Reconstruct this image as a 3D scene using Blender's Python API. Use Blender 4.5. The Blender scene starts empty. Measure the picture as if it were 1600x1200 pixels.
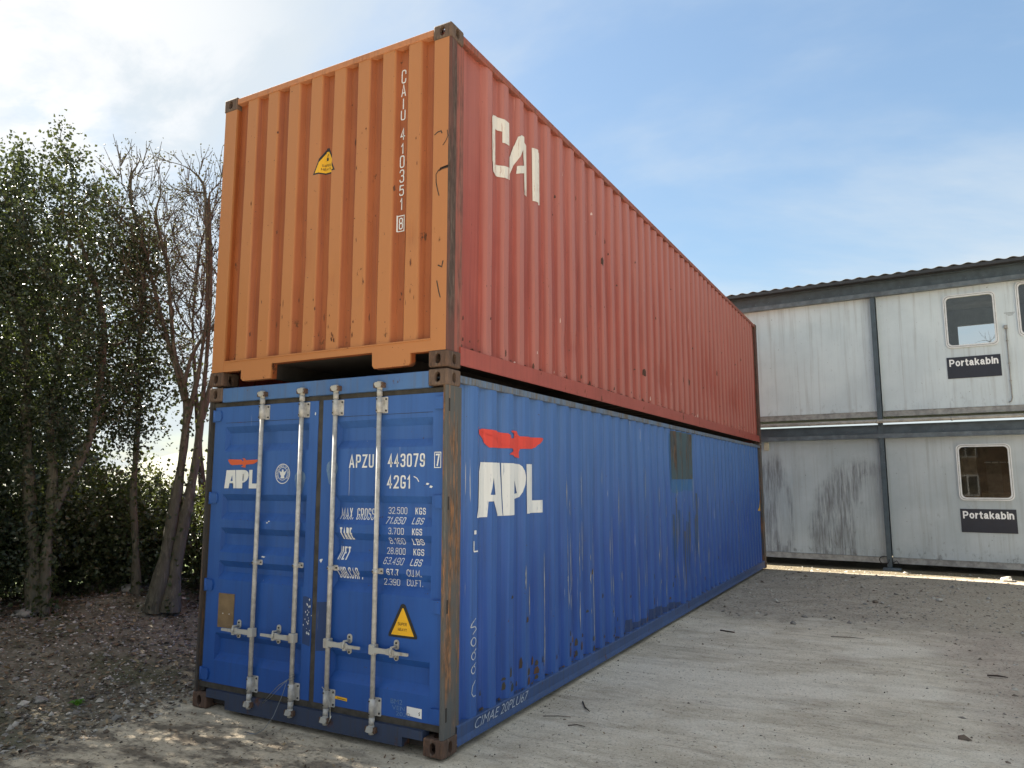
import bpy, bmesh, math, random
import numpy as np
from mathutils import Vector, Matrix, Euler
from mathutils import noise as mnoise

# ------------------------------------------------------------------ set-up
S = bpy.context.scene
COL = S.collection
random.seed(7)
RNG = np.random.default_rng(11)

cam_d = bpy.data.cameras.new('camera')
cam = bpy.data.objects.new('camera', cam_d)
COL.objects.link(cam)
CAM = Vector((2.799, -4.197, 1.803))
cam.location = CAM
cam.rotation_euler = Euler((math.radians(90 + 7.614), 0, math.radians(28.562)), 'XYZ')
cam_d.sensor_width = 36.0
cam_d.lens = 1138.0 / 1600 * 36
cam_d.clip_start = 0.05
cam_d.clip_end = 3000
S.camera = cam

SUN_EL = math.radians(43)
SUN_AZ = Vector((-0.992, 0.125))          # horizontal direction towards the sun
SKY_STRENGTH = 0.05
SUN_STRENGTH = 5.0
S.view_settings.view_transform = 'Standard'
S.view_settings.look = 'None'
S.view_settings.exposure = 2.22
S.view_settings.gamma = 1
S.view_settings.use_curve_mapping = False

sun_d = bpy.data.lights.new('sun', 'SUN')
sun_d.energy = SUN_STRENGTH
sun_d.angle = math.radians(0.53)
sun_d.color = (1.0, 0.92, 0.80)
sun = bpy.data.objects.new('sun', sun_d)
COL.objects.link(sun)
sdir = Vector((SUN_AZ.x * math.cos(SUN_EL), SUN_AZ.y * math.cos(SUN_EL), math.sin(SUN_EL)))
sun.rotation_euler = sdir.to_track_quat('Z', 'Y').to_euler()
sun.location = (-30, 5, 30)


# ------------------------------------------------------------------ node helper
class G:
    """tiny wrapper that makes shader nodes from expressions"""
    def __init__(self, tree):
        self.t = tree
        self.N = tree.nodes
        self.L = tree.links
        self._c = {}

    def put(self, sock, v):
        if isinstance(v, bpy.types.NodeSocket):
            self.L.new(v, sock)
        elif v is not None:
            if hasattr(sock.default_value, '__len__'):
                n = len(sock.default_value)
                v = tuple(v) if hasattr(v, '__len__') else (v,) * n
                if n == 4 and len(v) == 3:
                    v = v + (1.0,)
                sock.default_value = v
            else:
                sock.default_value = v

    def obj(self):
        if 'o' not in self._c:
            self._c['o'] = self.N.new('ShaderNodeTexCoord').outputs['Object']
        return self._c['o']

    def gen(self):
        return self.N.new('ShaderNodeTexCoord').outputs['Generated']

    def xyz(self, v=None):
        k = 'x' if v is None else None
        if k and k in self._c:
            return self._c[k]
        n = self.N.new('ShaderNodeSeparateXYZ')
        self.put(n.inputs[0], self.obj() if v is None else v)
        r = (n.outputs[0], n.outputs[1], n.outputs[2])
        if k:
            self._c[k] = r
        return r

    def vec(self, x, y, z):
        n = self.N.new('ShaderNodeCombineXYZ')
        for i, v in enumerate((x, y, z)):
            self.put(n.inputs[i], v)
        return n.outputs[0]

    def vm(self, op, a, b=None):
        n = self.N.new('ShaderNodeVectorMath')
        n.operation = op
        self.put(n.inputs[0], a)
        if b is not None:
            self.put(n.inputs[1], b)
        return n.outputs['Value'] if op in ('LENGTH', 'DOT_PRODUCT', 'DISTANCE') else n.outputs[0]

    def m(self, op, a, b=None, c=None, clamp=False):
        n = self.N.new('ShaderNodeMath')
        n.operation = op
        n.use_clamp = clamp
        self.put(n.inputs[0], a)
        if b is not None:
            self.put(n.inputs[1], b)
        if c is not None:
            self.put(n.inputs[2], c)
        return n.outputs[0]

    def step(self, v, lo, hi):
        n = self.N.new('ShaderNodeMapRange')
        n.interpolation_type = 'SMOOTHSTEP'
        self.put(n.inputs['Value'], v)
        a, b = (lo, hi)
        n.inputs['From Min'].default_value = min(a, b)
        n.inputs['From Max'].default_value = max(a, b)
        n.inputs['To Min'].default_value = 0.0 if a < b else 1.0
        n.inputs['To Max'].default_value = 1.0 if a < b else 0.0
        return n.outputs[0]

    def noise(self, scale=(1, 1, 1), detail=4, rough=0.55, off=(0, 0, 0), v=None, dist=0.0):
        if not hasattr(scale, '__len__'):
            scale = (scale,) * 3
        mp = self.N.new('ShaderNodeMapping')
        self.put(mp.inputs['Vector'], self.obj() if v is None else v)
        mp.inputs['Scale'].default_value = scale
        mp.inputs['Location'].default_value = off
        n = self.N.new('ShaderNodeTexNoise')
        self.L.new(mp.outputs[0], n.inputs['Vector'])
        n.inputs['Scale'].default_value = 1.0
        n.inputs['Detail'].default_value = detail
        n.inputs['Roughness'].default_value = rough
        n.inputs['Distortion'].default_value = dist
        return n.outputs['Fac']

    def voro(self, scale, feature='F1', out='Distance', v=None):
        n = self.N.new('ShaderNodeTexVoronoi')
        n.feature = feature
        self.put(n.inputs['Vector'], self.obj() if v is None else v)
        n.inputs['Scale'].default_value = scale
        return n.outputs[out]

    def mix(self, f, a, b, mode='MIX'):
        n = self.N.new('ShaderNodeMix')
        n.data_type = 'RGBA'
        n.blend_type = mode
        self.put(n.inputs['Factor'], f)
        self.put(n.inputs[6], a)
        self.put(n.inputs[7], b)
        return n.outputs[2]

    def bump(self, h, strength=0.3, dist=0.01):
        n = self.N.new('ShaderNodeBump')
        n.inputs['Strength'].default_value = strength
        n.inputs['Distance'].default_value = dist
        self.L.new(h, n.inputs['Height'])
        return n.outputs[0]

    def bsdf(self, color, rough=0.6, metal=0.0, normal=None, spec=0.5):
        n = self.N.new('ShaderNodeBsdfPrincipled')
        self.put(n.inputs['Base Color'], color)
        self.put(n.inputs['Roughness'], rough)
        self.put(n.inputs['Metallic'], metal)
        n.inputs['Specular IOR Level'].default_value = spec
        if normal is not None:
            self.L.new(normal, n.inputs['Normal'])
        return n

    def out(self, sh):
        o = self.N.new('ShaderNodeOutputMaterial')
        self.L.new(sh.outputs[0] if hasattr(sh, 'outputs') else sh, o.inputs['Surface'])


def newmat(name):
    mt = bpy.data.materials.new(name)
    mt.use_nodes = True
    mt.node_tree.nodes.clear()
    return mt, G(mt.node_tree)


# ------------------------------------------------------------------ sky
W = bpy.data.worlds.new('World')
S.world = W
W.use_nodes = True
W.node_tree.nodes.clear()
g = G(W.node_tree)
sk = g.N.new('ShaderNodeTexSky')
sk.sky_type = 'NISHITA'
sk.sun_disc = False
sk.sun_elevation = SUN_EL
sk.sun_rotation = math.atan2(SUN_AZ.x, SUN_AZ.y)
sk.altitude = 50
sk.air_density = 1.0
sk.dust_density = 0.7
sk.ozone_density = 1.0
d = g.gen()
dn = g.vm('NORMALIZE', d)
dx, dy, dz = g.xyz(dn)
den = g.m('ADD', g.m('MAXIMUM', dz, 0.0), 0.14)
plan = g.vec(g.m('DIVIDE', dx, den), g.m('DIVIDE', dy, den), 0.0)
n1 = g.noise((0.36, 0.52, 1), 8, 0.56, (35.2039, 32.4934, 0), plan, 0.4)
n2 = g.noise((1.9, 2.6, 1), 7, 0.6, (0.3, 8.0, 0), plan, 0.3)
sunw = g.m('MAXIMUM', g.vm('DOT_PRODUCT', dn, tuple(sdir)), 0.0)
# bright haze added to fill the shade from unseen sky, its bluer gap in view; one wispy cumulus high on the sun's side
fill_veil = g.m('MULTIPLY', g.step(n1, 0.36, 0.56), 0.90)
cdir = Vector((-0.790, 0.365, 0.49)).normalized()
near = g.step(g.vm('DOT_PRODUCT', dn, tuple(cdir)), 0.945, 0.999)
puff = g.step(g.m('ADD', n2, g.m('MULTIPLY', near, 0.20)), 0.56, 0.72)
hz = g.m('MULTIPLY', g.step(dz, 0.30, 0.0), 0.15)
cl = g.m('MAXIMUM', g.m('MAXIMUM', fill_veil, hz), g.m('MULTIPLY', puff, g.m('ADD', 0.08, g.m('MULTIPLY', near, 0.85))), None, True)
ccol = g.mix(g.m('MULTIPLY', puff, near), (3.35, 3.65, 3.85, 1), (4.5, 4.5, 4.45, 1))
lum = g.vm('DOT_PRODUCT', sk.outputs[0], (0.3, 0.5, 0.2))      # soft shoulder: sky brightness compressed so the sun's side does not clip
fk = g.m('DIVIDE', 1.42, g.m('ADD', 1.0, g.m('DIVIDE', lum, 5.0)))
fk = g.m('MAXIMUM', fk, g.step(sunw, 0.90, 0.985))
vs_ = g.N.new('ShaderNodeVectorMath')
vs_.operation = 'SCALE'
g.put(vs_.inputs[0], g.vm('MULTIPLY', sk.outputs[0], (1.0, 1.02, 0.94)))
g.put(vs_.inputs['Scale'], fk)
colr = g.mix(cl, vs_.outputs[0], ccol)
bg = g.N.new('ShaderNodeBackground')
g.put(bg.inputs[0], colr)
bg.inputs[1].default_value = SKY_STRENGTH
wo = g.N.new('ShaderNodeOutputWorld')
g.L.new(bg.outputs[0], wo.inputs[0])


# ------------------------------------------------------------------ object helpers
def tag(o, label=None, cat=None, group=None, kind=None):
    if label:
        o['label'] = label
    if cat:
        o['category'] = cat
    if group:
        o['group'] = group
    if kind:
        o['kind'] = kind
    return o


def empty(name, loc=(0, 0, 0), rz=0.0):
    o = bpy.data.objects.new(name, None)
    o.empty_display_size = 0.3
    o.location = loc
    o.rotation_euler = (0, 0, rz)
    COL.objects.link(o)
    return o


def link(name, me, parent=None, mats=None, kind=None):
    o = bpy.data.objects.new(name, me)
    COL.objects.link(o)
    if parent is not None:
        o.parent = parent
    if mats is not None:
        for mt in (mats if isinstance(mats, (list, tuple)) else [mats]):
            me.materials.append(mt)
    if kind:
        o['kind'] = kind
    return o


class MB:
    """collects shapes into one mesh"""
    def __init__(self):
        self.v = []
        self.f = []
        self.mi = []
        self.sm = []

    def add(self, vs, fs, mi=0, smooth=False):
        o = len(self.v)
        self.v += [tuple(p) for p in vs]
        self.f += [tuple(i + o for i in q) for q in fs]
        self.mi += [mi] * len(fs)
        self.sm += [smooth] * len(fs)
        return self

    def box(self, x0, x1, y0, y1, z0, z1, mi=0, ch=0.0):
        x0, x1 = min(x0, x1), max(x0, x1)
        y0, y1 = min(y0, y1), max(y0, y1)
        z0, z1 = min(z0, z1), max(z0, z1)
        if ch <= 0:
            vs = [(x0, y0, z0), (x1, y0, z0), (x1, y1, z0), (x0, y1, z0), (x0, y0, z1), (x1, y0, z1), (x1, y1, z1), (x0, y1, z1)]
            fs = [(0, 3, 2, 1), (4, 5, 6, 7), (0, 1, 5, 4), (1, 2, 6, 5), (2, 3, 7, 6), (3, 0, 4, 7)]
            return self.add(vs, fs, mi)
        bm = bmesh.new()
        bmesh.ops.create_cube(bm, size=1)
        for v in bm.verts:
            v.co = ((x0 + x1) / 2 + v.co.x * (x1 - x0), (y0 + y1) / 2 + v.co.y * (y1 - y0), (z0 + z1) / 2 + v.co.z * (z1 - z0))
        bmesh.ops.bevel(bm, geom=list(bm.edges), offset=ch, segments=1, affect='EDGES', profile=0.5)
        return self.bm(bm, mi)

    def bm(self, bm, mi=0, smooth=False):
        bm.verts.index_update()
        vs = [v.co.copy() for v in bm.verts]
        fs = [[v.index for v in f.verts] for f in bm.faces]
        bm.free()
        return self.add(vs, fs, mi, smooth)

    def tube(self, pts, r, n=8, mi=0, cap=True, smooth=True):
        pts = [Vector(p) for p in pts]
        rs = r if hasattr(r, '__len__') else [r] * len(pts)
        vs, fs = [], []
        up = None
        for i, p in enumerate(pts):
            a = pts[max(0, i - 1)]
            b = pts[min(len(pts) - 1, i + 1)]
            t = (b - a).normalized()
            if up is None:
                up = t.orthogonal().normalized()
            else:
                up = (up - t * up.dot(t))
                up = up.normalized() if up.length > 1e-6 else t.orthogonal().normalized()
            bn = t.cross(up)
            for k in range(n):
                a_ = 2 * math.pi * k / n
                vs.append(p + (up * math.cos(a_) + bn * math.sin(a_)) * rs[i])
        for i in range(len(pts) - 1):
            for k in range(n):
                fs.append((i * n + k, i * n + (k + 1) % n, (i + 1) * n + (k + 1) % n, (i + 1) * n + k))
        self.add(vs, fs, mi, smooth)
        if cap:
            o = len(self.v) - len(vs)
            self.f.append(tuple(o + k for k in range(n))[::-1])
            self.f.append(tuple(o + (len(pts) - 1) * n + k for k in range(n)))
            self.mi += [mi, mi]
            self.sm += [False, False]
        return self

    def prism(self, poly, axis, a, b, mi=0):
        """extrude a 2-D outline; axis 'y': poly is (x,z); 'x': (y,z); 'z': (x,y)"""
        def P(u, v, w):
            return {'y': (u, w, v), 'x': (w, u, v), 'z': (u, v, w)}[axis]
        n = len(poly)
        vs = [P(u, v, a) for u, v in poly] + [P(u, v, b) for u, v in poly]
        fs = [(i, (i + 1) % n, n + (i + 1) % n, n + i) for i in range(n)] + [tuple(range(n))[::-1], tuple(range(n, 2 * n))]
        return self.add(vs, fs, mi)

    def mesh(self, name):
        me = bpy.data.meshes.new(name)
        me.from_pydata(self.v, [], self.f)
        me.polygons.foreach_set('material_index', self.mi)
        me.polygons.foreach_set('use_smooth', self.sm)
        bm = bmesh.new()
        bm.from_mesh(me)
        bmesh.ops.recalc_face_normals(bm, faces=bm.faces)
        bm.to_mesh(me)
        bm.free()
        me.update()
        return me

    def build(self, name, mats, parent=None, kind=None):
        return link(name, self.mesh(name), parent, mats, kind)


def rrect(x0, x1, z0, z1, r, n=5):
    p = []
    for cx, cz, a0 in ((x1 - r, z0 + r, -90), (x1 - r, z1 - r, 0), (x0 + r, z1 - r, 90), (x0 + r, z0 + r, 180)):
        for k in range(n + 1):
            a = math.radians(a0 + 90 * k / n)
            p.append((cx + r * math.cos(a), cz + r * math.sin(a)))
    return p


# ------------------------------------------------------------------ materials
def simple(name, col, rough=0.6, metal=0.0, var=0.25, scale=8.0, bump=0.0, spec=0.5):
    mt, g = newmat(name)
    n = g.noise(scale, 6, 0.6)
    c2 = tuple(c * (1 - var) for c in col)
    c3 = tuple(min(1, c * (1 + var)) for c in col)
    c = g.mix(g.step(n, 0.3, 0.7), c2, c3)
    nor = g.bump(g.noise(scale * 6, 5, 0.6), bump, 0.01) if bump else None
    g.out(g.bsdf(c, rough, metal, nor, spec))
    return mt


def paint(name, base, alt, streak=(0.06, 0.05, 0.045), streak_amt=0.4, rust=0.60, rust_soft=0.06,
          scratch=None, scratch_lo=0.70, rough=0.5, low_rust=0.0, fade=None, fade_amt=0.0, flat=False, sc=1.0, chalky=0.0, ribs=None):
    """weathered container paint: patchy colour, vertical run-off streaks, rust spots, scuffs"""
    mt, g = newmat(name)
    x, y, z = g.xyz()
    n1 = g.noise(1.7 * sc, 5, 0.6)
    c = g.mix(g.step(n1, 0.3, 0.72), base, alt)
    if fade is not None:
        fz = g.step(g.m('ADD', z, g.m('MULTIPLY', g.noise((7, 7, 0.8), 5, 0.65, (5, 2, 0)), 1.6)), 1.6, 3.3)
        c = g.mix(g.m('MULTIPLY', fz, fade_amt), c, fade)  # lighter towards the top: bleaching plus sky light put into the colour
    st = g.noise((26, 26, 0.55), 6, 0.62)
    st2 = g.noise((70, 70, 1.3), 4, 0.6, (3, 1, 2))
    sm = g.m('MULTIPLY', g.step(g.m('ADD', g.m('MULTIPLY', st, 0.7), g.m('MULTIPLY', st2, 0.3)), 0.44, 0.72), streak_amt)
    c = g.mix(sm, c, streak)
    if chalky > 0:
        ch = g.m('MULTIPLY', g.step(g.noise((45, 45, 0.7), 5, 0.6, (8, 3, 1)), 0.5, 0.75), chalky)
        c = g.mix(ch, c, tuple(min(0.9, k * 1.25 + 0.07) for k in alt))
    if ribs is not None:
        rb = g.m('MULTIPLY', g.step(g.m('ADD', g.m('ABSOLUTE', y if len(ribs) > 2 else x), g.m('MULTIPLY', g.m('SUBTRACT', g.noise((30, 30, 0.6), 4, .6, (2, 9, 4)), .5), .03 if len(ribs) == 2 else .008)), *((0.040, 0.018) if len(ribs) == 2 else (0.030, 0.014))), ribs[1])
        c = g.mix(rb, c, ribs[0])  # paler outer ribs, deeper recesses: chalking plus rib shading put into the colour
    if scratch is not None:
        s1 = g.noise((55, 55, 1.6), 3, 0.5, (9, 4, 7))
        s2 = g.noise((3, 3, 2), 3, 0.5, (2, 4, 1))
        sk_ = g.m('MULTIPLY', g.step(s1, scratch_lo, scratch_lo + 0.04), g.step(s2, 0.5, 0.62))
        c = g.mix(g.m('MULTIPLY', sk_, 0.85), c, scratch)
    # rust blooms
    r1 = g.noise((7, 7, 4.5), 9, 0.68, (1, 7, 3))
    if low_rust:
        r1 = g.m('ADD', r1, g.m('MULTIPLY', g.step(z, 0.5, 0.05), low_rust))
    rm = g.step(r1, rust, rust + rust_soft)
    rc = g.mix(g.step(g.noise(30, 5, 0.6), 0.35, 0.7), (0.045, 0.022, 0.014), (0.16, 0.065, 0.028))
    c = g.mix(g.m('MULTIPLY', rm, 0.9), c, rc)
    # pin-prick chips
    chip = g.step(g.noise(38, 2, 0.5, (4, 4, 4)), 0.735, 0.76)
    c = g.mix(g.m('MULTIPLY', chip, 0.8), c, (0.06, 0.035, 0.022))
    h = g.m('ADD', g.m('MULTIPLY', g.noise((2.2, 2.2, 1.4), 3, 0.5), 1.0), g.m('MULTIPLY', g.noise(60, 4, 0.6), 0.05))
    h = g.m('SUBTRACT', h, g.m('MULTIPLY', rm, 0.05))
    ro = g.m('ADD', rough, g.m('MULTIPLY', rm, 0.35), None, True)
    g.out(g.bsdf(c, ro, 0.0, g.bump(h, 0.35, 0.03), 0.4))
    return mt


def rusty(name, base, rust_a, rust_b, lo=0.42, hi=0.6, zs=1.0, rough=0.8):
    mt, g = newmat(name)
    n = g.noise((22, 22, 2.6 * zs), 8, 0.68)
    n2 = g.noise((4, 4, 2), 5, 0.6, (5, 1, 2))
    f = g.step(g.m('ADD', g.m('MULTIPLY', n, 0.6), g.m('MULTIPLY', n2, 0.4)), lo, hi)
    rc = g.mix(g.step(g.noise((40, 40, 9), 6, 0.65, (2, 2, 9)), 0.38, 0.66), rust_a, rust_b)
    c = g.mix(f, base, rc)
    c = g.mix(g.m('MULTIPLY', g.step(g.noise((60, 60, 3), 4, 0.6, (7, 3, 1)), 0.6, 0.75), 0.5), c, (0.25, 0.22, 0.18))
    h = g.noise((30, 30, 9), 7, 0.7)
    g.out(g.bsdf(c, rough, 0.0, g.bump(h, 0.5, 0.008), 0.3))
    return mt


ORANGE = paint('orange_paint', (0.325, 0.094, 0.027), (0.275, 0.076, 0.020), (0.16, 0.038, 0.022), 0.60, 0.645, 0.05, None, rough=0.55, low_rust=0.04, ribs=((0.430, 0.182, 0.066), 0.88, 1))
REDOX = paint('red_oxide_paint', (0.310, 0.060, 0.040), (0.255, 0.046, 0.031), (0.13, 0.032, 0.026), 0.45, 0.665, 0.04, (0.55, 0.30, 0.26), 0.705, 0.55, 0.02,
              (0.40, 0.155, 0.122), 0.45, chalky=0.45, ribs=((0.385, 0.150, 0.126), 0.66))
REDRAIL = paint('red_rail_paint', (0.335, 0.070, 0.052), (0.29, 0.058, 0.042), (0.10, 0.03, 0.022), 0.3, 0.60, 0.05, None, rough=0.5)
WEATHER = rusty('weathered_red_steel', (0.12, 0.050, 0.042), (0.055, 0.038, 0.032), (0.11, 0.075, 0.062), 0.40, 0.56, 0.25)
TOPRAIL = rusty('weathered_top_rail', (0.46, 0.20, 0.10), (0.20, 0.085, 0.05), (0.36, 0.17, 0.10), 0.46, 0.70, 1.0)
SIDERAIL = rusty('dark_red_top_rail', (0.27, 0.085, 0.062), (0.10, 0.052, 0.042), (0.20, 0.09, 0.07), 0.44, 0.66, 1.0)
WEATHER2 = rusty('streaked_red_steel', (0.28, 0.090, 0.070), (0.075, 0.045, 0.040), (0.19, 0.10, 0.085), 0.42, 0.58, 0.2)
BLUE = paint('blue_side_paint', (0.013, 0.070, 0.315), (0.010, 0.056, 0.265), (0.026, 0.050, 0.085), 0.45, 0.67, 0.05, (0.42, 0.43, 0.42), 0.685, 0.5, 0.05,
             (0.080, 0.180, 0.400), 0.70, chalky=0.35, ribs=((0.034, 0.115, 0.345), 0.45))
BLUED = paint('blue_door_paint', (0.014, 0.080, 0.325), (0.010, 0.064, 0.275), (0.02, 0.04, 0.09), 0.28, 0.715, 0.03, (0.45, 0.46, 0.46), 0.72, 0.52, 0.0,
              (0.085, 0.185, 0.42), 0.35)
BLUEH = paint('blue_header_paint', (0.07, 0.16, 0.36), (0.05, 0.125, 0.31), (0.10, 0.10, 0.09), 0.45, 0.62, 0.05, None, rough=0.5)
BLUESILL = paint('blue_sill_paint', (0.030, 0.048, 0.098), (0.024, 0.036, 0.070), (0.04, 0.035, 0.03), 0.5, 0.56, 0.1, None, rough=0.6)
BLUERAIL = paint('blue_rail_paint', (0.035, 0.08, 0.215), (0.03, 0.065, 0.17), (0.05, 0.045, 0.04), 0.45, 0.60, 0.08, None, rough=0.55)
BLUETOP = rusty('blue_top_rail_steel', (0.11, 0.17, 0.27), (0.085, 0.075, 0.065), (0.17, 0.15, 0.12), 0.40, 0.62, 1.0)
POSTDARK = rusty('dark_rusty_post_steel', (0.050, 0.048, 0.046), (0.060, 0.042, 0.033), (0.13, 0.070, 0.040), 0.46, 0.62, 0.35)
POSTRUST = rusty('rusty_post_steel', (0.085, 0.090, 0.092), (0.085, 0.058, 0.040), (0.29, 0.135, 0.058), 0.445, 0.59, 0.35)
CASTING = rusty('rusty_casting_iron', (0.085, 0.055, 0.043), (0.055, 0.036, 0.028), (0.15, 0.085, 0.056), 0.40, 0.62)
CASTTOP = rusty('brown_casting_iron', (0.115, 0.078, 0.060), (0.075, 0.052, 0.042), (0.17, 0.115, 0.085), 0.40, 0.62)
DARKSTEEL = simple('dark_underside_steel', (0.022, 0.018, 0.016), 0.85)
GASKET = simple('door_gasket_rubber', (0.042, 0.038, 0.032), 0.8, var=0.4, scale=14)
GALV = simple('galvanised_steel', (0.40, 0.40, 0.39), 0.62, 0.10, var=0.22, scale=24, bump=0.1)
GALVD = rusty('worn_galvanised_steel', (0.38, 0.38, 0.36), (0.12, 0.085, 0.06), (0.28, 0.22, 0.17), 0.52, 0.70)
BOLT = simple('dark_bolt_steel', (0.06, 0.055, 0.05), 0.6, 0.4)


def printed(name, col, wear=0.62, under=None, rough=0.55):
    mt, g = newmat(name)
    n = g.noise((40, 40, 6), 6, 0.7, (3, 3, 3))
    c = g.mix(g.m('MULTIPLY', g.step(n, wear, wear + 0.06), 0.7), col, under or tuple(k * 0.55 for k in col))
    c = g.mix(g.m('MULTIPLY', g.step(g.noise((18, 18, 0.9), 5, 0.6), 0.45, 0.75), 0.25), c, tuple(k * 0.6 for k in col))
    g.out(g.bsdf(c, rough))
    return mt


WHITE = printed('white_lettering', (0.66, 0.68, 0.69), 0.60, (0.30, 0.35, 0.45))
WHITEC = printed('worn_white_lettering', (0.66, 0.63, 0.58), 0.56, (0.38, 0.20, 0.16))
EAGLE = printed('red_emblem_paint', (0.60, 0.045, 0.030), 0.70, (0.35, 0.05, 0.05))
EAGLEO = printed('orange_emblem_paint', (0.58, 0.10, 0.035), 0.70)
YELLOW = printed('yellow_sticker', (0.72, 0.40, 0.012), 0.72)
BLACK = printed('black_print', (0.012, 0.012, 0.013), 0.75)
CHALK = printed('chalk_marks', (0.42, 0.47, 0.55), 0.55, (0.10, 0.17, 0.33))
PATCHBLUE = paint('repainted_dark_blue', (0.017, 0.045, 0.145), (0.014, 0.038, 0.12), (0.015, 0.025, 0.05), 0.2, 0.72, 0.03, (0.5, 0.5, 0.5), 0.72, 0.45)
SCUFF = printed('scuffed_pale_blue', (0.13, 0.22, 0.36), 0.48, (0.04, 0.10, 0.28))
TEAL = rusty('teal_primer', (0.045, 0.130, 0.300), (0.065, 0.150, 0.215), (0.12, 0.15, 0.13), 0.47, 0.64, 0.3)
PATCHRUST = rusty('rusty_patch_sheet', (0.060, 0.095, 0.115), (0.045, 0.034, 0.030), (0.13, 0.080, 0.052), 0.47, 0.58, 0.2)
CARD = simple('brown_board', (0.17, 0.115, 0.060), 0.7, var=0.2, scale=12)

# ------------------------------------------------------------------ text and flat print
_tc = {}


def text2d(s, bold=0.0):
    """(verts, faces) of a word, normalised to a unit box"""
    key = (s, bold)
    if key in _tc:
        return _tc[key]
    cu = bpy.data.curves.new('t', 'FONT')
    cu.body = s
    cu.size = 1
    cu.resolution_u = 3
    cu.offset = bold
    cu.fill_mode = 'FRONT'
    ob = bpy.data.objects.new('t', cu)
    COL.objects.link(ob)
    dg = bpy.context.evaluated_depsgraph_get()
    me = bpy.data.meshes.new_from_object(ob.evaluated_get(dg))
    v = np.array([tuple(p.co)[:2] for p in me.vertices])
    f = [tuple(p.vertices) for p in me.polygons]
    lo, hi = v.min(0), v.max(0)
    v = (v - lo) / (hi - lo)
    bpy.data.objects.remove(ob)
    bpy.data.curves.remove(cu)
    bpy.data.meshes.remove(me)
    _tc[key] = (v, f)
    return _tc[key]


def _q(cx, cy, rx, ry, a0, a1, n=4):
    return [(cx + rx * math.cos(math.radians(a0 + (a1 - a0) * k / n)), cy + ry * math.sin(math.radians(a0 + (a1 - a0) * k / n))) for k in range(n + 1)]


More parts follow.
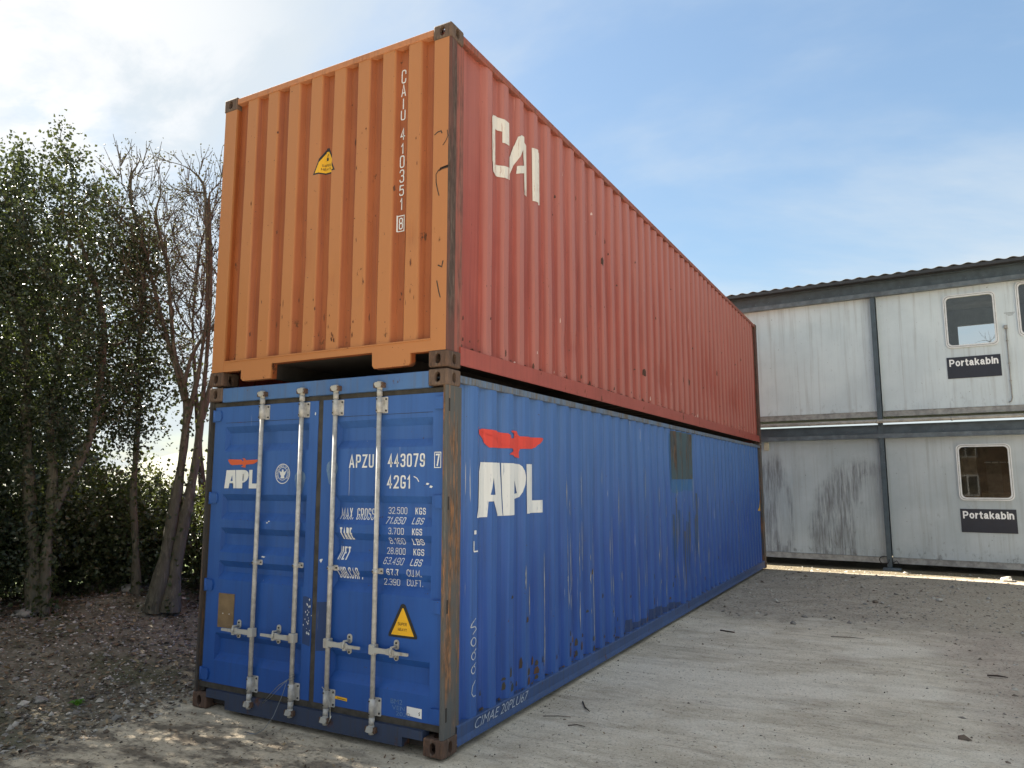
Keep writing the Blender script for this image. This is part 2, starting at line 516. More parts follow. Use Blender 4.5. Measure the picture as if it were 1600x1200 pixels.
def glyphs():
    """condensed stencil capitals and figures as pen strokes in a unit box: (advance, [(points, closed), ...])"""
    R, V = .34, .17
    tl, tr, br, bl = _q(R, 1 - V, R, V, 180, 90), _q(1 - R, 1 - V, R, V, 90, 0), _q(1 - R, V, R, V, 0, -90), _q(R, V, R, V, 270, 180)
    D = {}
    D['0'] = D['O'] = (1, [(tl + tr + br + bl, True)])
    D['1'] = (.62, [([(.05, .76), (.75, 1), (.75, 0)], False)])
    D['I'] = (.25, [([(.5, 0), (.5, 1)], False)])
    D['2'] = (1, [([(0, .80)] + tl[1:] + tr + [(1, .72), (.86, .52), (0, .0), (1, .0)], False)])
    D['3'] = (1, [([(0, .84)] + tl[1:] + tr + _q(.66, .70, .34, .18, 0, -90) + [(.40, .52)], False), ([(.60, .515)] + _q(.66, .36, .34, .155, 90, 0) + br + bl[:-1] + [(0, .16)], False)])
    D['4'] = (1, [([(.72, 0), (.72, 1), (0, .28), (1, .28)], False)])
    D['5'] = (1, [([(.95, 1), (.08, 1), (.04, .56), (.30, .62)] + _q(.62, .44, .38, .18, 90, 0) + br + bl[:-1] + [(0, .16)], False)])
    D['6'] = (1, [([(.98, .84)] + tr[::-1][1:] + tl[::-1] + bl[::-1] + br[::-1] + _q(.66, .40, .34, .16, 0, 90) + _q(.34, .40, .34, .16, 90, 150), False)])
    D['7'] = (1, [([(0, 1), (1, 1), (.38, 0)], False)])
    D['8'] = (1, [(_q(.34, .83, .32, .17, 180, 90) + _q(.66, .83, .32, .17, 90, 0) + _q(.66, .69, .32, .16, 0, -90) + _q(.34, .69, .32, .16, 270, 180), True),
                  (_q(.34, .35, .34, .17, 180, 90) + _q(.66, .35, .34, .17, 90, 0) + br + bl, True)])
    D['9'] = (1, [([(.02, .16)] + bl[::-1][1:] + br[::-1] + tr[::-1] + tl[::-1] + _q(.34, .60, .34, .16, 180, 270) + _q(.66, .60, .34, .16, 270, 330), False)])
    D['A'] = (1.08, [([(0, 0), (.5, 1), (1, 0)], False), ([(.20, .27), (.80, .27)], False)])
    D['B'] = (1, [([(0, 0), (0, 1)] + tr + _q(.66, .69, .34, .17, 0, -90) + [(.1, .52)], False), ([(.5, .515)] + _q(.66, .35, .34, .165, 90, 0) + br + [(0, 0)], False)])
    D['C'] = (1, [([(1, .72)] + tr[::-1] + tl[::-1] + bl[::-1] + br[::-1] + [(1, .28)], False)])
    D['E'] = (.9, [([(1, 1), (0, 1), (0, 0), (1, 0)], False), ([(.1, .52), (.85, .52)], False)])
    D['F'] = (.9, [([(1, 1), (0, 1), (0, 0)], False), ([(.1, .52), (.85, .52)], False)])
    D['G'] = (1, [([(1, .80)] + tr[::-1][1:] + tl[::-1] + bl[::-1] + br[::-1] + [(1, .42), (.62, .42)], False)])
    D['H'] = (1, [([(0, 0), (0, 1)], False), ([(1, 0), (1, 1)], False), ([(.1, .5), (.9, .5)], False)])
    D['K'] = (1, [([(0, 0), (0, 1)], False), ([(1, 1), (.1, .45)], False), ([(.38, .60), (1, 0)], False)])
    D['L'] = (.85, [([(0, 1), (0, 0), (1, 0)], False)])
    D['M'] = (1.25, [([(0, 0), (0, 1), (.5, .25), (1, 1), (1, 0)], False)])
    D['N'] = (1.05, [([(0, 0), (0, 1), (1, 0), (1, 1)], False)])
    D['P'] = (1, [([(0, 0), (0, 1)] + tr + _q(1 - R, .45 + V, R, V, 0, -90) + [(.1, .45)], False)])
    D['R'] = (1, [([(0, 0), (0, 1)] + tr + _q(1 - R, .45 + V, R, V, 0, -90) + [(.1, .45)], False), ([(.5, .44), (1, 0)], False)])
    D['S'] = (1, [([(1, .80)] + tr[::-1][1:] + tl[::-1] + _q(.34, .68, .34, .16, 180, 250) + _q(.66, .34, .34, .18, 70, 0) + br + bl[:-1] + [(0, .20)], False)])
    D['T'] = (.95, [([(0, 1), (1, 1)], False), ([(.5, .95), (.5, 0)], False)])
    D['U'] = (1, [([(0, 1)] + bl[::-1] + br[::-1] + [(1, 1)], False)])
    D['V'] = (1, [([(0, 1), (.5, 0), (1, 1)], False)])
    D['X'] = (1, [([(0, 0), (1, 1)], False), ([(0, 1), (1, 0)], False)])
    D['Y'] = (1, [([(0, 1), (.5, .45), (1, 1)], False), ([(.5, .5), (.5, 0)], False)])
    D['Z'] = (1, [([(0, 1), (1, 1), (0, 0), (1, 0)], False)])
    D['.'] = (.22, [([(.5, 0), (.5, .10)], False)])
    D[' '] = (.55, [])
    return D


GLY = glyphs()
# heavy round lower-case grotesque for the cabin signs (box height = cap height)
XH = .73


def _o(a0=0, a1=360, n=18):
    return _q(.5, XH / 2, .5, XH / 2, a0, a1, n)


LOW = {'P': (1.12, [([(0, 0), (0, 1), (.5, 1)] + _q(.55, .71, .45, .29, 90, -90, 8) + [(.1, .42)], False)]),
       'o': (1.0, [(_o()[:-1], True)]), 'r': (.66, [([(0, 0), (0, XH)], False), ([(.1, .42)] + _q(.95, .32, .8, XH - .36, 150, 90, 5), False)]),
       't': (.70, [([(.42, .95), (.42, .18)] + _q(.80, .16, .38, .16, 180, 270, 4) + [(1, 0)], False), ([(0, XH - .03), (1, XH - .03)], False)]),
       'a': (.95, [([(.06, .56)] + _q(.45, XH - .22, .38, .22, 160, 0, 8) + [(.83, .12), (1, 0)], False), ([(.75, .43), (.40, .38)] + _q(.34, .19, .34, .19, 90, 290, 8) + [(.75, .18)], False)]),
       'k': (.95, [([(0, 0), (0, 1)], False), ([(.9, XH), (.12, .28)], False), ([(.40, .44), (1, 0)], False)]),
       'b': (1.0, [([(0, 0), (0, 1)], False), (_q(.52, XH / 2, .48, XH / 2, 0, 360, 16)[:-1], True)]),
       'i': (.24, [([(.5, 0), (.5, XH)], False), ([(.5, .985), (.5, 1.0)], False)]),
       'n': (.95, [([(0, 0), (0, XH)], False), ([(.06, .45)] + _q(.52, XH - .30, .46, .30, 150, 0, 7) + [(.98, 0)], False)])}


class Print:
    """flat print laid on a folded sheet: 2-D polygons, cut at the folds and lifted a hair off it"""
    def __init__(self):
        self.v = []
        self.f = []
        self.z = []
        self.nz = 0

    def word(self, s, u0, u1, v0, v1, bold=0.0, shear=0.0):
        v, f = text2d(s, bold)
        o = len(self.v)
        self.v += [(u0 + (u1 - u0) * a + shear * (b - 0.5) * (v1 - v0), v0 + (v1 - v0) * b) for a, b in v]
        self.f += [tuple(i + o for i in q) for q in f]
        return self

    def pen(self, pts, w, closed=False):
        """one mitred pen stroke; each stroke sits a hair above the last so that crossings do not share a plane"""
        n = len(pts)
        pts = [p for i, p in enumerate(pts) if i == 0 or math.hypot(p[0] - pts[i - 1][0], p[1] - pts[i - 1][1]) > 1e-6]
        n = len(pts)
        if not closed:
            def ext(p, q):
                l_ = math.hypot(p[0] - q[0], p[1] - q[1]) or 1
                return (p[0] + (p[0] - q[0]) / l_ * w * .48, p[1] + (p[1] - q[1]) / l_ * w * .48)
            pts = [ext(pts[0], pts[1])] + pts[1:-1] + [ext(pts[-1], pts[-2])]
        L_, R_ = [], []
        for i in range(n):
            a = pts[i - 1] if (i > 0 or closed) else None
            b = pts[(i + 1) % n] if (i < n - 1 or closed) else None
            p = pts[i]
            def nrm(u, v):
                l_ = math.hypot(v[0] - u[0], v[1] - u[1]) or 1
                return (-(v[1] - u[1]) / l_, (v[0] - u[0]) / l_)
            if a is None:
                m_ = nrm(p, b); k = 1
            elif b is None:
                m_ = nrm(a, p); k = 1
            else:
                n1_, n2_ = nrm(a, p), nrm(p, b)
                mx, my = n1_[0] + n2_[0], n1_[1] + n2_[1]
                l_ = math.hypot(mx, my) or 1
                m_ = (mx / l_, my / l_)
                k = min(2.2, 1 / max(.2, m_[0] * n1_[0] + m_[1] * n1_[1]))
            L_.append((p[0] + m_[0] * k * w / 2, p[1] + m_[1] * k * w / 2))
            R_.append((p[0] - m_[0] * k * w / 2, p[1] - m_[1] * k * w / 2))
        o = len(self.v)
        self.v += L_ + R_
        self.z += [self.nz * 0.00012] * (2 * n)
        self.nz += 1
        for i in range(n if closed else n - 1):
            j = (i + 1) % n
            self.f.append((o + i, o + j, o + n + j, o + n + i))
        return self

    def stencil(self, s, u0, u1, v0, v1, w=None, font=None, gap=.30):
        font = font or GLY
        adv = [font[c][0] for c in s]
        tot = sum(adv) + gap * (len(s) - 1)
        k = (u1 - u0) / tot
        w = w or k * .21
        u = u0
        for c, a in zip(s, adv):
            self.nz = 0
            for pts, cl_ in font[c][1]:
                self.pen([(u + w / 2 + x * max(0, a * k - w), v0 + w / 2 + y * (v1 - v0 - w)) for x, y in pts], w, cl_)
            u += (a + gap) * k
        return self

    def poly(self, pts):
        bm = bmesh.new()
        vs = [bm.verts.new((a, b, 0)) for a, b in pts]
        fc = bm.faces.new(vs)
        bmesh.ops.triangulate(bm, faces=[fc])
        bm.verts.index_update()
        o = len(self.v)
        self.v += [(v.co.x, v.co.y) for v in bm.verts]
        self.f += [tuple(v.index + o for v in q.verts) for q in bm.faces]
        bm.free()
        return self

    def ring(self, cu, cv, r0, r1, n=28, k=1.0):
        o = len(self.v)
        for i in range(n):
            a = 2 * math.pi * i / n
            self.v += [(cu + r0 * math.cos(a), cv + k * r0 * math.sin(a)), (cu + r1 * math.cos(a), cv + k * r1 * math.sin(a))]
        self.f += [(o + 2 * i, o + 2 * i + 1, o + (2 * i + 3) % (2 * n), o + (2 * i + 2) % (2 * n)) for i in range(n)]
        return self

    def stroke(self, pts, w):
        for a, b in zip(pts[:-1], pts[1:]):
            dx_, dy_ = b[0] - a[0], b[1] - a[1]
            l_ = math.hypot(dx_, dy_) or 1
            nx, ny = -dy_ / l_ * w / 2, dx_ / l_ * w / 2
            o = len(self.v)
            self.v += [(a[0] + nx, a[1] + ny), (b[0] + nx, b[1] + ny), (b[0] - nx, b[1] - ny), (a[0] - nx, a[1] - ny)]
            self.f.append((o, o + 1, o + 2, o + 3))
        return self

    def frame(self, u0, u1, v0, v1, w):
        self.poly([(u0, v0), (u1, v0), (u1, v0 + w), (u0, v0 + w)])
        self.poly([(u0, v1 - w), (u1, v1 - w), (u1, v1), (u0, v1)])
        self.poly([(u0, v0 + w), (u0 + w, v0 + w), (u0 + w, v1 - w), (u0, v1 - w)])
        self.poly([(u1 - w, v0 + w), (u1, v0 + w), (u1, v1 - w), (u1 - w, v1 - w)])
        return self

    def build(self, name, mt, parent, lift, cuts_u=(), cuts_v=(), outward='y'):
        bm = bmesh.new()
        zz_ = self.z if len(self.z) == len(self.v) else [0.0] * len(self.v)
        vs = [bm.verts.new((a, b, c)) for (a, b), c in zip(self.v, zz_)]
        bm.verts.ensure_lookup_table()
        for q in self.f:
            try:
                bm.faces.new([vs[i] for i in q])
            except ValueError:
                pass
        us = [a for a, b in self.v]
        vv = [b for a, b in self.v]
        for c in cuts_u:
            if min(us) < c < max(us):
                bmesh.ops.bisect_plane(bm, geom=bm.verts[:] + bm.edges[:] + bm.faces[:], plane_co=(c, 0, 0), plane_no=(1, 0, 0))
        for c in cuts_v:
            if min(vv) < c < max(vv):
                bmesh.ops.bisect_plane(bm, geom=bm.verts[:] + bm.edges[:] + bm.faces[:], plane_co=(0, c, 0), plane_no=(0, 1, 0))
        for v in bm.verts:
            q = v.co.z
            v.co = lift(v.co.x, v.co.y)
            if q:
                if outward == 'x':
                    v.co.x += q
                else:
                    v.co.y -= q
        me = bpy.data.meshes.new(name)
        bm.to_mesh(me)
        bm.free()
        return link(name, me, parent, mt)


# ================================================================== GROUND
def sstep(a, b, t):
    t = np.clip((t - a) / (b - a), 0, 1)
    return t * t * (3 - 2 * t)


_ph = RNG.uniform(0, 6.28, (14, 2))
_fr = RNG.normal(0, 1, (14, 2)) * np.linspace(0.6, 5.0, 14)[:, None]


def lump(x, y):
    r = np.zeros(np.broadcast(x, y).shape)
    for i in range(14):
        r = r + np.sin(_fr[i, 0] * x + _fr[i, 1] * y + _ph[i, 0]) / (1 + 0.5 * i)
    return r


def ground_z(x, y):
    x = np.asarray(x, float)
    y = np.asarray(y, float)
    rise = sstep(-2.62, -5.0, x + 0.10 * lump(x * .6, y * .6))
    back = 1 - 0.75 * sstep(-5.6, -8.0, x)
    ends = (0.80 + 0.22 * sstep(-2.0, 1.5, y)) * (1 - 0.5 * sstep(6, 11, y))
    m = 0.56 * rise * back * ends
    m = m + 0.045 * lump(x * 1.3, y * 1.3) * sstep(-2.8, -3.6, x) * sstep(-30, -12, x)
    yard = 0.006 * lump(x * 1.1 + 3, y * 1.1)
    return m + yard - 0.008


def axis_pts(lo, hi, st, far):
    a = list(np.arange(lo, hi + 1e-6, st))
    s_, p = st, hi
    while p < far:
        s_ *= 1.35
        p += s_
        a.append(p)
    s_, p = st, lo
    while p > -far:
        s_ *= 1.35
        p -= s_
        a.insert(0, p)
    return np.array(a)


gx = axis_pts(-9.0, 6.5, 0.07, 900)
gy = axis_pts(-3.0, 14.0, 0.09, 900)
GX, GY = np.meshgrid(gx, gy, indexing='ij')
GZ = ground_z(GX, GY)
nx_, ny_ = GX.shape
vs = np.stack([GX, GY, GZ], -1).reshape(-1, 3)
ii, jj = np.meshgrid(np.arange(nx_ - 1), np.arange(ny_ - 1), indexing='ij')
q0 = (ii * ny_ + jj).ravel()
fs = np.stack([q0, q0 + ny_, q0 + ny_ + 1, q0 + 1], -1)
me = bpy.data.meshes.new('ground')
me.from_pydata(vs.tolist(), [], fs.tolist())
me.polygons.foreach_set('use_smooth', [True] * len(fs))

mt, g = newmat('yard_ground')
x, y, z = g.xyz()
wob = g.m('SUBTRACT', g.noise(0.9, 5, 0.6), 0.5)
wob2 = g.m('SUBTRACT', g.noise(3.5, 6, 0.65, (4, 2, 0)), 0.5)
fine = g.noise(28, 8, 0.72)
grit = g.noise(95, 4, 0.6)
mid = g.noise((2.2, 3.4, 1), 7, 0.65, (1, 9, 0))
# tyre-drawn pale streaks lying across the concrete
strk = g.noise((1.3, 8.5, 1), 8, 0.70, (2, 3, 0), None, 0.6)
conc = g.mix(g.step(mid, 0.32, 0.68), (0.490, 0.425, 0.325), (0.650, 0.575, 0.455))
conc = g.mix(g.m('MULTIPLY', g.step(strk, 0.48, 0.66), 0.55), conc, (0.74, 0.67, 0.56))
conc = g.mix(g.m('MULTIPLY', g.step(g.noise((1.4, 6.5, 1), 8, 0.72, (7, 5, 0), None, 0.8), 0.52, 0.66), 0.60), conc, (0.33, 0.28, 0.22))
conc = g.mix(g.m('MULTIPLY', g.step(g.noise(1.3, 6, 0.62, (9, 1, 0)), 0.55, 0.70), 0.6), conc, (0.32, 0.27, 0.21))
conc = g.mix(g.m('MULTIPLY', g.step(fine, 0.56, 0.66), 0.75), conc, (0.13, 0.105, 0.085))
pale = g.noise((0.55, 1.1, 1), 8, 0.66, (6, 2, 4), None, 0.5)
conc = g.mix(g.m('MULTIPLY', g.step(pale, 0.46, 0.62), 0.55), conc, (0.76, 0.70, 0.59))
conc = g.mix(g.m('MULTIPLY', g.step(pale, 0.44, 0.32), 0.45), conc, (0.33, 0.285, 0.225))
gr2 = g.noise(55, 6, 0.7, (3, 3, 3))
conc = g.mix(g.m('MULTIPLY', g.step(gr2, 0.52, 0.62), 0.45), conc, (0.30, 0.245, 0.175))
conc = g.mix(g.m('MULTIPLY', g.step(gr2, 0.42, 0.34), 0.5), conc, (0.78, 0.70, 0.56))
conc = g.mix(g.m('MULTIPLY', g.step(grit, 0.63, 0.69), 0.8), conc, (0.07, 0.055, 0.045))
grav = g.mix(g.step(g.noise(2.2, 7, 0.7, (0, 4, 0)), 0.35, 0.68), (0.32, 0.275, 0.215), (0.45, 0.39, 0.31))
vc = g.N.new('ShaderNodeTexVoronoi')
g.put(vc.inputs['Vector'], g.obj())
vc.inputs['Scale'].default_value = 42
peb = vc.outputs['Color']
px_, _, _ = g.xyz(peb)
grav = g.mix(g.m('MULTIPLY', g.step(px_, 0.62, 0.98), 0.45), grav, (0.36, 0.34, 0.30))
grav = g.mix(g.m('MULTIPLY', g.step(px_, 0.38, 0.05), 0.5), grav, (0.055, 0.048, 0.04))
brown = g.mix(g.step(mid, 0.3, 0.7), (0.35, 0.290, 0.230), (0.49, 0.410, 0.330))
brown = g.mix(g.m('MULTIPLY', g.step(fine, 0.50, 0.64), 0.7), brown, (0.12, 0.095, 0.075))
brown = g.mix(g.m('MULTIPLY', g.step(grit, 0.62, 0.68), 0.7), brown, (0.08, 0.065, 0.05))
brown = g.mix(g.m('MULTIPLY', g.step(g.noise(60, 4, 0.65, (8, 8, 8)), 0.62, 0.70), 0.6), brown, (0.50, 0.44, 0.36))
soil = g.mix(g.step(g.noise(5, 7, 0.7), 0.35, 0.7), (0.095, 0.083, 0.058), (0.205, 0.182, 0.132))
soil = g.mix(g.m('MULTIPLY', g.step(px_, 0.7, 1.0), 0.4), soil, (0.30, 0.27, 0.22))
moss = g.m('MULTIPLY', g.step(g.noise(1.3, 5, 0.6, (3, 8, 1)), 0.50, 0.66), 0.55)
soil = g.mix(moss, soil, (0.055, 0.065, 0.024))
grass = g.mix(g.step(g.noise(3, 8, 0.7), 0.3, 0.7), (0.055, 0.095, 0.022), (0.14, 0.17, 0.055))
far = g.step(g.m('ADD', g.m('ADD', y, g.m('MULTIPLY', wob, 2.2)), g.m('MULTIPLY', wob2, 1.6)), 5.6, 6.8)
edge_x = g.m('ADD', g.m('ADD', x, g.m('MULTIPLY', y, 0.10)), g.m('ADD', g.m('MULTIPLY', wob, 1.1), g.m('MULTIPLY', wob2, 0.9)))
right = g.step(edge_x, 3.00, 4.00)
c = g.mix(right, conc, brown)
grav = g.mix(g.m('MULTIPLY', g.step(g.m('ADD', x, g.m('MULTIPLY', wob, 2.0)), 2.0, 4.5), 0.65), grav, g.mix(g.step(fine, .38, .62), (0.50, 0.43, 0.33), (0.26, 0.21, 0.155)))
c = g.mix(far, c, grav)
# brown dirt at the cabins' foot, darkened in colour to tame the sunlit strip
c = g.mix(g.step(g.m('ADD', y, g.m('MULTIPLY', wob2, 0.35)), 11.9, 12.25), c, g.mix(g.step(fine, .4, .65), (0.115, 0.095, 0.058), (0.20, 0.165, 0.11)))
# sandy dirt and litter in front of the doors
fr = g.m('MULTIPLY', g.step(g.m('ADD', y, g.m('MULTIPLY', wob, 0.8)), 0.25, -0.4), g.step(x, 0.8, -1.0))
dirt = g.mix(g.step(g.noise((2.6, 5.5, 1), 7, 0.68, (5, 5, 5)), 0.40, 0.58), (0.190, 0.155, 0.115), (0.56, 0.470, 0.345))
dirt = g.mix(g.m('MULTIPLY', g.step(fine, 0.52, 0.66), 0.7), dirt, (0.06, 0.05, 0.042))
c = g.mix(fr, c, dirt)
mnd = g.step(g.m('ADD', x, g.m('MULTIPLY', wob2, 1.0)), -2.45, -2.95)
c = g.mix(mnd, c, soil)
out_ = g.m('MAXIMUM', g.step(g.m('ADD', x, g.m('MULTIPLY', wob, 2)), -6.6, -8.2), g.step(g.m('ABSOLUTE', g.m('ADD', y, 3.0)), 30, 34))  # concrete carried far past the view, added to bounce sun onto the walls
out_ = g.m('MAXIMUM', out_, g.step(x, 28, 34))
c = g.mix(out_, c, grass)
h = g.m('ADD', g.m('ADD', g.m('MULTIPLY', fine, 0.7), g.m('MULTIPLY', grit, 0.35)), g.m('MULTIPLY', strk, 0.35))
h = g.m('ADD', h, g.m('MULTIPLY', g.m('MULTIPLY', px_, 0.8), g.m('MAXIMUM', far, mnd)))
g.out(g.bsdf(c, 0.9, 0, g.bump(h, 0.7, 0.018), 0.25))
gr = link('ground', me, None, mt, 'structure')
gr['label'] = 'pale dusty concrete yard with gravel and a soil bank'


def scatter_stones(name, pts, sizes, mats, label, flat=0.6):
    """many small stones as one mesh: jittered octahedra with cut corners"""
    base = np.array([(1, 0, 0), (-1, 0, 0), (0, 1, 0), (0, -1, 0), (0, 0, 1), (0, 0, -1)], float)
    tri = np.array([(0, 2, 4), (2, 1, 4), (1, 3, 4), (3, 0, 4), (2, 0, 5), (1, 2, 5), (3, 1, 5), (0, 3, 5)])
    n = len(pts)
    v = base[None] * RNG.uniform(0.55, 1.1, (n, 6, 1)) + RNG.normal(0, 0.22, (n, 6, 3))
    v = v * sizes[:, None, None]
    v[:, :, 2] *= flat
    a = RNG.uniform(0, 6.28, n)
    ca, sa = np.cos(a)[:, None], np.sin(a)[:, None]
    vx = v[:, :, 0] * ca - v[:, :, 1] * sa
    vy = v[:, :, 0] * sa + v[:, :, 1] * ca
    v = np.stack([vx, vy, v[:, :, 2]], -1) + pts[:, None, :]
    f = (tri[None] + 6 * np.arange(n)[:, None, None]).reshape(-1, 3)
    me = bpy.data.meshes.new(name)
    me.from_pydata(v.reshape(-1, 3).tolist(), [], f.tolist())
    mi = np.repeat(RNG.integers(0, len(mats), n), 8)
    o = link(name, me, None, mats)
    me.polygons.foreach_set('material_index', mi.astype(np.int32))
    tag(o, label, 'gravel', None, 'stuff')
    return o


ST = [simple('stone_grey', (0.20, 0.185, 0.165), 0.85, var=0.3, scale=20), simple('stone_pale', (0.40, 0.37, 0.32), 0.85, var=0.3, scale=20),
      simple('stone_brown', (0.13, 0.10, 0.075), 0.85, var=0.3, scale=20), simple('stone_dark', (0.075, 0.066, 0.056), 0.85, var=0.3, scale=20)]
n = 26000
X = RNG.uniform(-6.3, -2.45, n)
Y = RNG.uniform(-2.6, 6.5, n)
keep = (X < -2.62 + 0.2 * RNG.normal(size=n)) | (Y < -0.1)
keep &= ~((X > -2.5) & (Y > -0.05))
X, Y = X[keep], Y[keep]
sz = np.clip(RNG.lognormal(-4.62, 0.55, len(X)), 0.003, 0.042)
scatter_stones('bank_gravel', np.stack([X, Y, ground_z(X, Y) + sz * 0.15], -1), sz, [ST[0], ST[0], ST[3], ST[1], ST[2], ST[1], ST[0]], 'loose stones and rubble strewn over the shaded soil bank')
n = 7000
X = RNG.uniform(0.02, 6.2, n)
Y = 5.6 + 7.3 * RNG.random(n) ** 0.9
keep = RNG.random(n) < sstep(5.6, 7.0, Y + 0.25 * RNG.normal(size=n))
X[:700] = RNG.uniform(3.0, 6.0, 700)
Y[:700] = RNG.uniform(1.6, 6.2, 700)
keep[:700] = True
X, Y = X[keep], Y[keep]
sz = np.clip(RNG.lognormal(-4.62, 0.58, len(X)), 0.003, 0.05)
scatter_stones('yard_gravel', np.stack([X, Y, ground_z(X, Y) + sz * 0.1], -1), sz, [ST[0], ST[2], ST[1], ST[0], ST[1]], 'fine gravel across the far end of the yard below the cabins')
n = 9000
X = RNG.uniform(-2.6, 4.2, n)
Y = RNG.uniform(-2.6, 6.2, n)
keep = ~((X < 0.03) & (Y > -0.03))
X, Y = X[keep], Y[keep]
near_ = RNG.random(len(X)) < 0.12                 # swept up along the foot of the blue container
X[near_] = np.abs(RNG.normal(0.04, 0.06, near_.sum())) + 0.02
Y[near_] = RNG.uniform(0.1, 9.0, near_.sum())
sz = np.clip(RNG.lognormal(-5.55, 0.50, len(X)), 0.0015, 0.014)
scatter_stones('grit', np.stack([X, Y, ground_z(X, Y) + sz * 0.1], -1), sz, [ST[3], ST[2], ST[3], ST[0], ST[1], ST[1]], 'dark and pale specks of grit strewn over the pale concrete')


def litter(name, n, xr, yr, cols, label, size=(0.012, 0.035), cat='litter'):
    X = RNG.uniform(*xr, n)
    Y = RNG.uniform(*yr, n)
    Z = ground_z(X, Y) + RNG.uniform(0.004, 0.02, n)
    L = RNG.uniform(*size, n)
    a = RNG.uniform(0, 6.28, n)
    ux = np.stack([np.cos(a), np.sin(a), RNG.normal(0, .3, n)], -1) * L[:, None]
    uy = np.stack([-np.sin(a), np.cos(a), RNG.normal(0, .4, n)], -1) * L[:, None] * 0.45
    P = np.stack([X, Y, Z], -1)
    v = np.stack([P - ux, P + uy - ux * .1, P + ux, P - uy - ux * .1], 1).reshape(-1, 3)
    f = (np.arange(4)[None] + 4 * np.arange(n)[:, None])
    me = bpy.data.meshes.new(name)
    me.from_pydata(v.tolist(), [], f.tolist())
    o = link(name, me, None, cols)
    me.polygons.foreach_set('material_index', RNG.integers(0, len(cols), n).astype(np.int32))
    tag(o, label, cat, None, 'stuff')
    return o


LIT = [simple('dry_leaf_brown', (0.11, 0.07, 0.04), 0.8), simple('dry_leaf_tan', (0.24, 0.175, 0.10), 0.8), simple('dry_leaf_dark', (0.05, 0.036, 0.024), 0.8)]
litter('leaf_litter', 9000, (-6.4, -2.5), (-2.6, 6.0), LIT, 'dry leaf litter over the soil bank under the trees')
litter('blown_leaf_litter', 1100, (-2.7, 0.2), (-2.2, -0.06), LIT, 'scraps of dead leaf blown in front of the container doors', (0.006, 0.018))

TWG = [simple('twig_scrap', (0.075, 0.055, 0.040), .85), simple('straw_scrap', (0.26, 0.20, 0.13), .85)]
litter('twig_litter', 1500, (0.05, 5.2), (0.2, 11.5), [TWG[0], TWG[1], TWG[1]], 'tiny twigs and straw scattered over the concrete', (0.003, 0.013))

# ================================================================== CONTAINERS
WD, LN = 2.438, 12.192


def casting_mesh():
    bm = bmesh.new()
    bmesh.ops.create_cube(bm, size=1)
    for v in bm.verts:
        v.co = (v.co.x * 0.162, v.co.y * 0.178, v.co.z * 0.118)
    bmesh.ops.bevel(bm, geom=list(bm.edges), offset=0.011, segments=2, affect='EDGES', profile=0.5)
    me = bpy.data.meshes.new('cast')
    bm.to_mesh(me)
    bm.free()
    a = bpy.data.objects.new('a', me)
    COL.objects.link(a)
    cut = MB()
    cut.box(-0.053, 0.053, -0.061, 0.061, -0.033, 0.033)

    def oval(w, h, n=8):
        p = []
        r = w / 2
        for k in range(n + 1):
            t = math.pi * k / n
            p.append((r * math.cos(t), (h / 2 - r) + r * math.sin(t)))
        for k in range(n + 1):
            t = math.pi + math.pi * k / n
            p.append((r * math.cos(t), -(h / 2 - r) + r * math.sin(t)))
        return p
    tools = [cut]
    t = MB(); t.prism(oval(0.046, 0.074), 'y', -0.2, 0.2); tools.append(t)
    t = MB(); t.prism(oval(0.046, 0.074), 'x', -0.2, 0.2); tools.append(t)
    t = MB(); t.prism(oval(0.060, 0.110), 'z', -0.2, 0.2); tools.append(t)
    for t in tools:
        b = link('b', t.mesh('b'))
        md = a.modifiers.new('m', 'BOOLEAN')
        md.operation = 'DIFFERENCE'
        md.solver = 'EXACT'
        md.object = b
        dg = bpy.context.evaluated_depsgraph_get()
        res = bpy.data.meshes.new_from_object(a.evaluated_get(dg))
        a.modifiers.clear()
        a.data = res
        bpy.data.objects.remove(b)
    res = a.data
    bpy.data.objects.remove(a)
    res.name = 'corner_casting'
    return res


CAST = casting_mesh()


def castings(parent, H, mt_top, mt_bot):
    m1 = CAST.copy(); m1.materials.clear(); m1.materials.append(mt_top)
    m2 = CAST.copy(); m2.materials.clear(); m2.materials.append(mt_bot)
    for zc, mm in ((H - 0.059, m1), (0.059, m2)):
        for xc in (-0.081, -WD + 0.081):
            for yc in (0.089, LN - 0.089):
                o = link('corner_casting', mm, parent)
                o.location = (xc, yc, zc)


PITCH = 0.2755


def side_profile(y_end, y_lo, y_hi, d_out, d_in, pitch=PITCH):
    """list of (y, depth) for a trapezoid-corrugated wall; y_end is where the first outer flat ends"""
    k = [(y_lo, d_in)]
    y = y_end - 0.072
    while y + 0.072 + 0.068 < y_hi - 0.02:
        if y - 0.068 > y_lo + 0.005:
            k.append((y - 0.068, d_in))
            k.append((y, d_out))
            k.append((y + 0.072, d_out))
            k.append((y + 0.140, d_in))
        y += pitch
    k.append((y_hi, d_in))
    return k


def interp(prof):
    a = np.array([p[0] for p in prof])
    b = np.array([p[1] for p in prof])
    return lambda t: float(np.interp(t, a, b))


